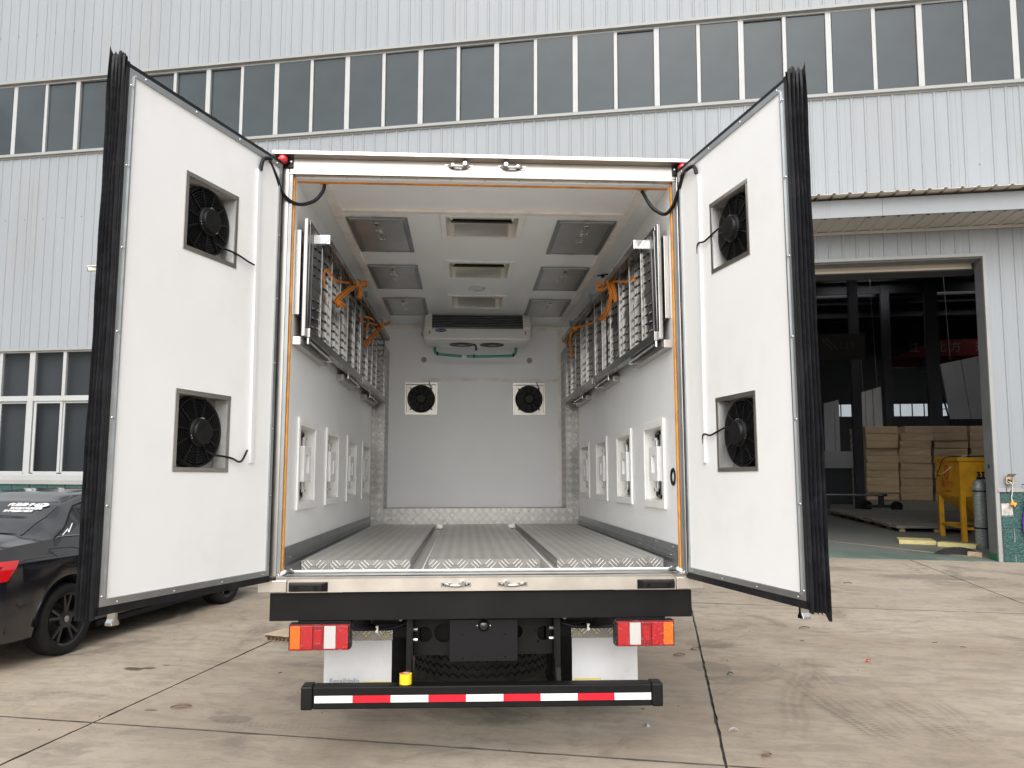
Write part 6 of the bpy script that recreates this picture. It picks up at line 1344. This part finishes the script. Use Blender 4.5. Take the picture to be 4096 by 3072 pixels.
for sd in (-1, 1):
    def lamp_patch(s_a, s_b, za_, zb2, mt, off, nmx, parent):
        vs = []; ns = 12; nz = 4
        for i in range(ns + 1):
            for k in range(nz + 1):
                f = k / nz; s1 = s_b(f); s = s_a + (s1 - s_a) * i / ns; z = za_ + (zb2 - za_) * f; vs.append((s, sd * (hw_at(s, z) + off), z))
        return MB().add(vs, [(i * (nz + 1) + k, i * (nz + 1) + k + 1, (i + 1) * (nz + 1) + k + 1, (i + 1) * (nz + 1) + k) for i in range(ns) for k in range(nz)]).build(nmx, mt, parent, smooth=60)
    tl = lamp_patch(-.858, lambda f: -.60 + .10 * f, .685, .835, 'tail_red', .006, 'tail_lamp', car)
    lamp_patch(-.855, lambda f: -.70 + .06 * f, .725, .80, 'tail_dark', .009, 'lamp_core', tl)
    hl = lamp_patch(3.10, lambda f: 3.40, .60, .70, 'lamp_lens', .006, 'headlamp', car)
    fl_pts = [(-.16, .885), (.10, .875), (.20, .83), (.25, .78), (.24, .74), (.02, .735), (-.03, .76), (-.10, .82), (-.17, .872), (-.16, .885)]
    if sd < 0: MB().tube([(s, sd * (hw_at(s, z) + .0005), z) for s, z in spline([(a, b, 0) for a, b in fl_pts], 3) for z in [z] ] if 0 else [(p.x, sd * (hw_at(p.x, p.y) + .0005), p.y) for p in spline([(a, b, 0) for a, b in fl_pts], 3)], .003, 5).build('fuel_flap', 'cloth_black', car)
    # shut lines and sill
    for s in (.42, 1.32, 2.15): MB().tube([(s + .0, sd * (hw_at(s, z) + .0005), z) for z in (.26 if abs(s - .42) > .1 else .60, .45 if s > .5 else .62, .66, .80)], .0025, 5).build('door_gap', 'cloth_black', car)
    MB().tube([(s, sd * (hw_at(s, .83) + .001), .825 - .01 * s) for s in [-.45 + .1 * k for k in range(30)]], .004, 5).build('crease', 'car_paint', car)
    MB().box(.42, 2.2, sd * .80 if sd > 0 else -.845, .845 if sd > 0 else -.80, .155, .20).build('sill', 'chassis_black', car, bevel=.01)
    for w in WR:
        wc = lambda x, y, z, w=w: (w + x, sd * y, .29 + z)
        MB(wc).lathe([(.34, .835), (.34, .45), (.0, .45)], ax='y', n=30, a0=0, a1=math.pi).build('wheel_arch', 'cloth_black', car)
        MB(wc).lathe([(.345, .862), (.352, .868), (.352, .845), (.345, .84)], ax='y', n=30, close=True, a0=0, a1=math.pi).build('arch_lip', 'car_paint', car, smooth=60)
        t = MB(wc); t.lathe([(.205, .68), (.26, .65), (.283, .66), (.293, .685), (.2955, .72), (.2925, .722), (.2925, .728), (.2955, .73), (.2955, .755), (.2925, .757), (.2925, .763), (.2955, .765), (.2955, .79), (.2925, .792), (.2925, .798), (.2955, .80), (.293, .83), (.283, .856), (.26, .866), (.225, .858), (.205, .845)], ax='y', n=44); t.build('tyre', 'tyre_rubber', car, smooth=40)
        r = MB(wc); r.lathe([(.206, .850), (.214, .856), (.214, .845), (.198, .84), (.192, .80), (.19, .69)], ax='y', n=40); ro = r.build('rim', 'rim_black', car, smooth=40)
        MB(wc).lathe([(0, .72), (.12, .72), (.12, .70)], ax='y', n=28).build('brake_disc', 'cyl_grey', ro)
        for k in range(5):
            for dd in (-.19, .19):
                a = 2 * math.pi * k / 5 + .3; ca, sa = math.cos(a), math.sin(a); ce, se = math.cos(a + dd), math.sin(a + dd)
                px, pz = -sa, ca; q = MB(wc); h1, h2 = .013, .012
                q.hexa([(.035 * ca - px * h1, .80, .035 * sa - pz * h1), (.035 * ca + px * h1, .80, .035 * sa + pz * h1), (.198 * ce + px * h2, .815, .198 * se + pz * h2), (.198 * ce - px * h2, .815, .198 * se - pz * h2),
                        (.035 * ca - px * h1, .835, .035 * sa - pz * h1), (.035 * ca + px * h1, .835, .035 * sa + pz * h1), (.198 * ce + px * h2, .846, .198 * se + pz * h2), (.198 * ce - px * h2, .846, .198 * se - pz * h2)]); q.build('spoke', 'rim_black', ro, bevel=.003)
            a = 2 * math.pi * k / 5 + .3 + .628; MB(wc).lathe([(.009, .835), (.009, .83), (.0, .83)], (.056 * math.cos(a), 0, .056 * math.sin(a)), 'y', 8).build('wheel_bolt', 'chassis_black', ro)
        MB(wc).lathe([(.075, .80), (.072, .838), (.03, .842), (.03, .846), (0, .847)], ax='y', n=24).build('hub', 'rim_black', ro, smooth=30); MB(wc).lathe([(.026, .8465), (.024, .849), (0, .8495)], ax='y', n=20).build('hub_cap', 'cyl_grey', ro, smooth=40)
MB().tube([(-.62, -.70, .27), (-.66, -.62, .24)], .02, 6).build('scuff', 'cardboard', car) if 0 else None
# stickers: lettering on the rear glass, a small zigzag on the quarter glass
def glass_frame(s, y):
    dz = (top_z(s + .03, y) - top_z(s - .03, y)) / .06; t = Vector((1, 0, dz)).normalized(); n_ = Vector((-t.z, 0, t.x))
    p = Vector((s - .004, y, top_z(s, y) + .011))
    return Matrix(((0, t.x, n_.x, p.x), (-1, t.y, n_.y, p.y), (0, t.z, n_.z, p.z), (0, 0, 0, 1)))
text('lettering', '内涵段子', .066, glass_frame(.20, -.27) @ Matrix.Translation((-.055, 0, 0)), 'print_white', car, bold=.0012, shear=-.25)
gf = glass_frame(.20, -.27); m = MB(); N = 26
vs = [tuple(gf @ Vector((.145 + .07 * math.cos(a), .0 + .036 * math.sin(a), zz_))) for zz_ in (-.001, .001) for a in [2 * math.pi * k / N for k in range(N)]]
m.add(vs, [tuple(range(N, 2 * N)), tuple(range(N - 1, -1, -1))] + [(k, (k + 1) % N, N + (k + 1) % N, N + k) for k in range(N)]); m.build('sticker_bubble', 'print_white', car)
text('lettering', 'TV', .055, glass_frame(.20, -.27) @ Matrix.Translation((.145, 0, .0025)), 'car_glass', car, extrude=.0006, bold=.001)
text('lettering', '遇情别对抗问题呢', .040, glass_frame(.145, -.31) @ Matrix.Translation((0, 0, 0)), 'print_white', car, bold=.001, shear=-.25)
text('lettering', '孩子别摸口袋开', .042, glass_frame(.10, -.27) @ Matrix.Translation((0, 0, 0)), 'print_white', car, bold=.001, shear=-.25)
zp = [(.03, .10), (.10, .40), (.075, .32), (.16, .62), (.135, .28), (.165, .36), (.10, .06), (.12, .2)]
zp = [(.02, .12), (.13, .34), (.11, .20), (.22, .46)]
m = MB(); pts = []
for s, f in zp: y, z = car_side(s, f); pts.append((s, -(y + .008), z))
m.tube(pts, .0045, 6); m.build('zigzag_sticker', 'print_white', car)

# ================================================================== LITTER ON THE YARD
ground_f = Matrix.Identity(4)
def flat(poly, z0, z1): n = len(poly); return MB().add([(x, y, z0) for x, y in poly] + [(x, y, z1) for x, y in poly], [tuple(range(n - 1, -1, -1)), tuple(range(n, 2 * n))] + [(k, (k + 1) % n, n + (k + 1) % n, n + k) for k in range(n)])
bd = thing('corrugated_scrap', 'torn corrugated cardboard scrap lying by the black rear apron of the truck', 'cardboard', ground_f, (-2.05, 7.4, 0))
flat([(-2.22, 7.40), (-1.80, 7.24), (-1.70, 7.55), (-2.12, 7.66)], .055, .06).build('liner', 'cardboard', bd); flat([(-2.2, 7.43), (-1.80, 7.27), (-1.70, 7.55), (-2.12, 7.66)], .001, .006).build('liner', 'cardboard', bd)
m = MB(); n = 44; vs = []
for k in range(n + 1):
    t = k / n; x, y = -2.215 + .41 * t, 7.415 - .165 * t; z = .006 + .049 * (.5 + .5 * math.sin(k * math.pi / 2)); vs += [(x, y, z), (x + .08, y + .26, z)]
m.add(vs, [(2 * k, 2 * k + 2, 2 * k + 3, 2 * k + 1) for k in range(n)]); m.build('flutes', 'cardboard', bd)
nt_ = thing('steel_nut', 'single steel nut lying on the concrete right of the underrun bar', 'nut', ground_f, (.836, 5.09, 0))
MB().lathe([(.007, .006), (.016, .006), (.016, .022), (.007, .022)], (.836, 5.09, 0), 'z', 6, close=True).build('body', 'alu_trim', nt_); MB().lathe([(.016, .0), (.022, .0), (.022, .006), (.007, .006)], (.836, 5.09, 0), 'z', 16).build('washer', 'alu_trim', nt_)
def leaf(x, y, rz, L, w, mt, label, group=None):
    m = MB(); vs = []; n = 7
    for k in range(n):
        t = k / (n - 1); hw = w * math.sin(math.pi * min(1, t * .95 + .03)) ** .8; cz = .006 + .012 * math.sin(t * 3.0); a = (t - .5) * L
        for q in (-1, 0, 1): px, py = a, q * hw; vs.append((x + px * math.cos(rz) - py * math.sin(rz), y + px * math.sin(rz) + py * math.cos(rz), cz + .010 * abs(q)))
    m.add(vs, [(i * 3 + k, i * 3 + k + 1, i * 3 + 4 + k, i * 3 + 3 + k) for i in range(n - 1) for k in range(2)])
    return solo(m, 'dead_leaf' if mt == 'dead_leaf' else 'scrap', mt, ground_f, (x, y, 0), label, 'leaf' if mt == 'dead_leaf' else 'scrap', group, smooth=50)
leaf(1.398, 6.88, .1, .10, .022, 'dead_leaf', 'curled brown leaf near the slab joint, closest to the mud flap', 'dead leaves on the yard'); leaf(1.585, 7.11, .6, .11, .02, 'dead_leaf', 'pale dead leaf lying across the slab joint', 'dead leaves on the yard')
leaf(2.845, 8.0, -.1, .10, .014, 'dead_leaf', 'dark leaf below the opened door by the roller shutter', 'dead leaves on the yard'); leaf(4.49, 10.94, -.5, .11, .016, 'dead_leaf', 'dark leaf alone between truck door and workshop', 'dead leaves on the yard')
leaf(1.401, 4.58, .2, .06, .022, 'dead_leaf', 'small dark leaf nearest the bottom edge of the photo', 'dead leaves on the yard'); leaf(1.659, 6.276, .3, .05, .014, 'green_paint', 'small green scrap right of the slab joint')
leaf(2.889, 6.69, .7, .07, .014, 'marker_red', 'small red wrapper scrap on the open concrete'); leaf(-2.15, 5.42, .25, .13, .02, 'dead_leaf', 'wet brown leaf with stalk left of the underrun bar', 'dead leaves on the yard')
leaf(1.33, 4.98, .1, .06, .007, 'mortar', 'pale paper scrap beside the slab joint')
m = MB()
for k in range(150):
    x, y = random.uniform(-6, 8), random.uniform(4.6, 12.5); a = random.uniform(0, 6.3); L = random.uniform(.012, .05)
    m.box(x - .003, x + .003, y - .003, y + .003, .0, .005) if k % 3 else m.tube([(x, y, .004), (x + L * math.cos(a), y + L * math.sin(a), .005)], .0025, 4)
tw = m.build('twigs_and_grit', 'dark_joint'); tag(tw, 'scattered twigs and grit on the concrete yard', kind='stuff')
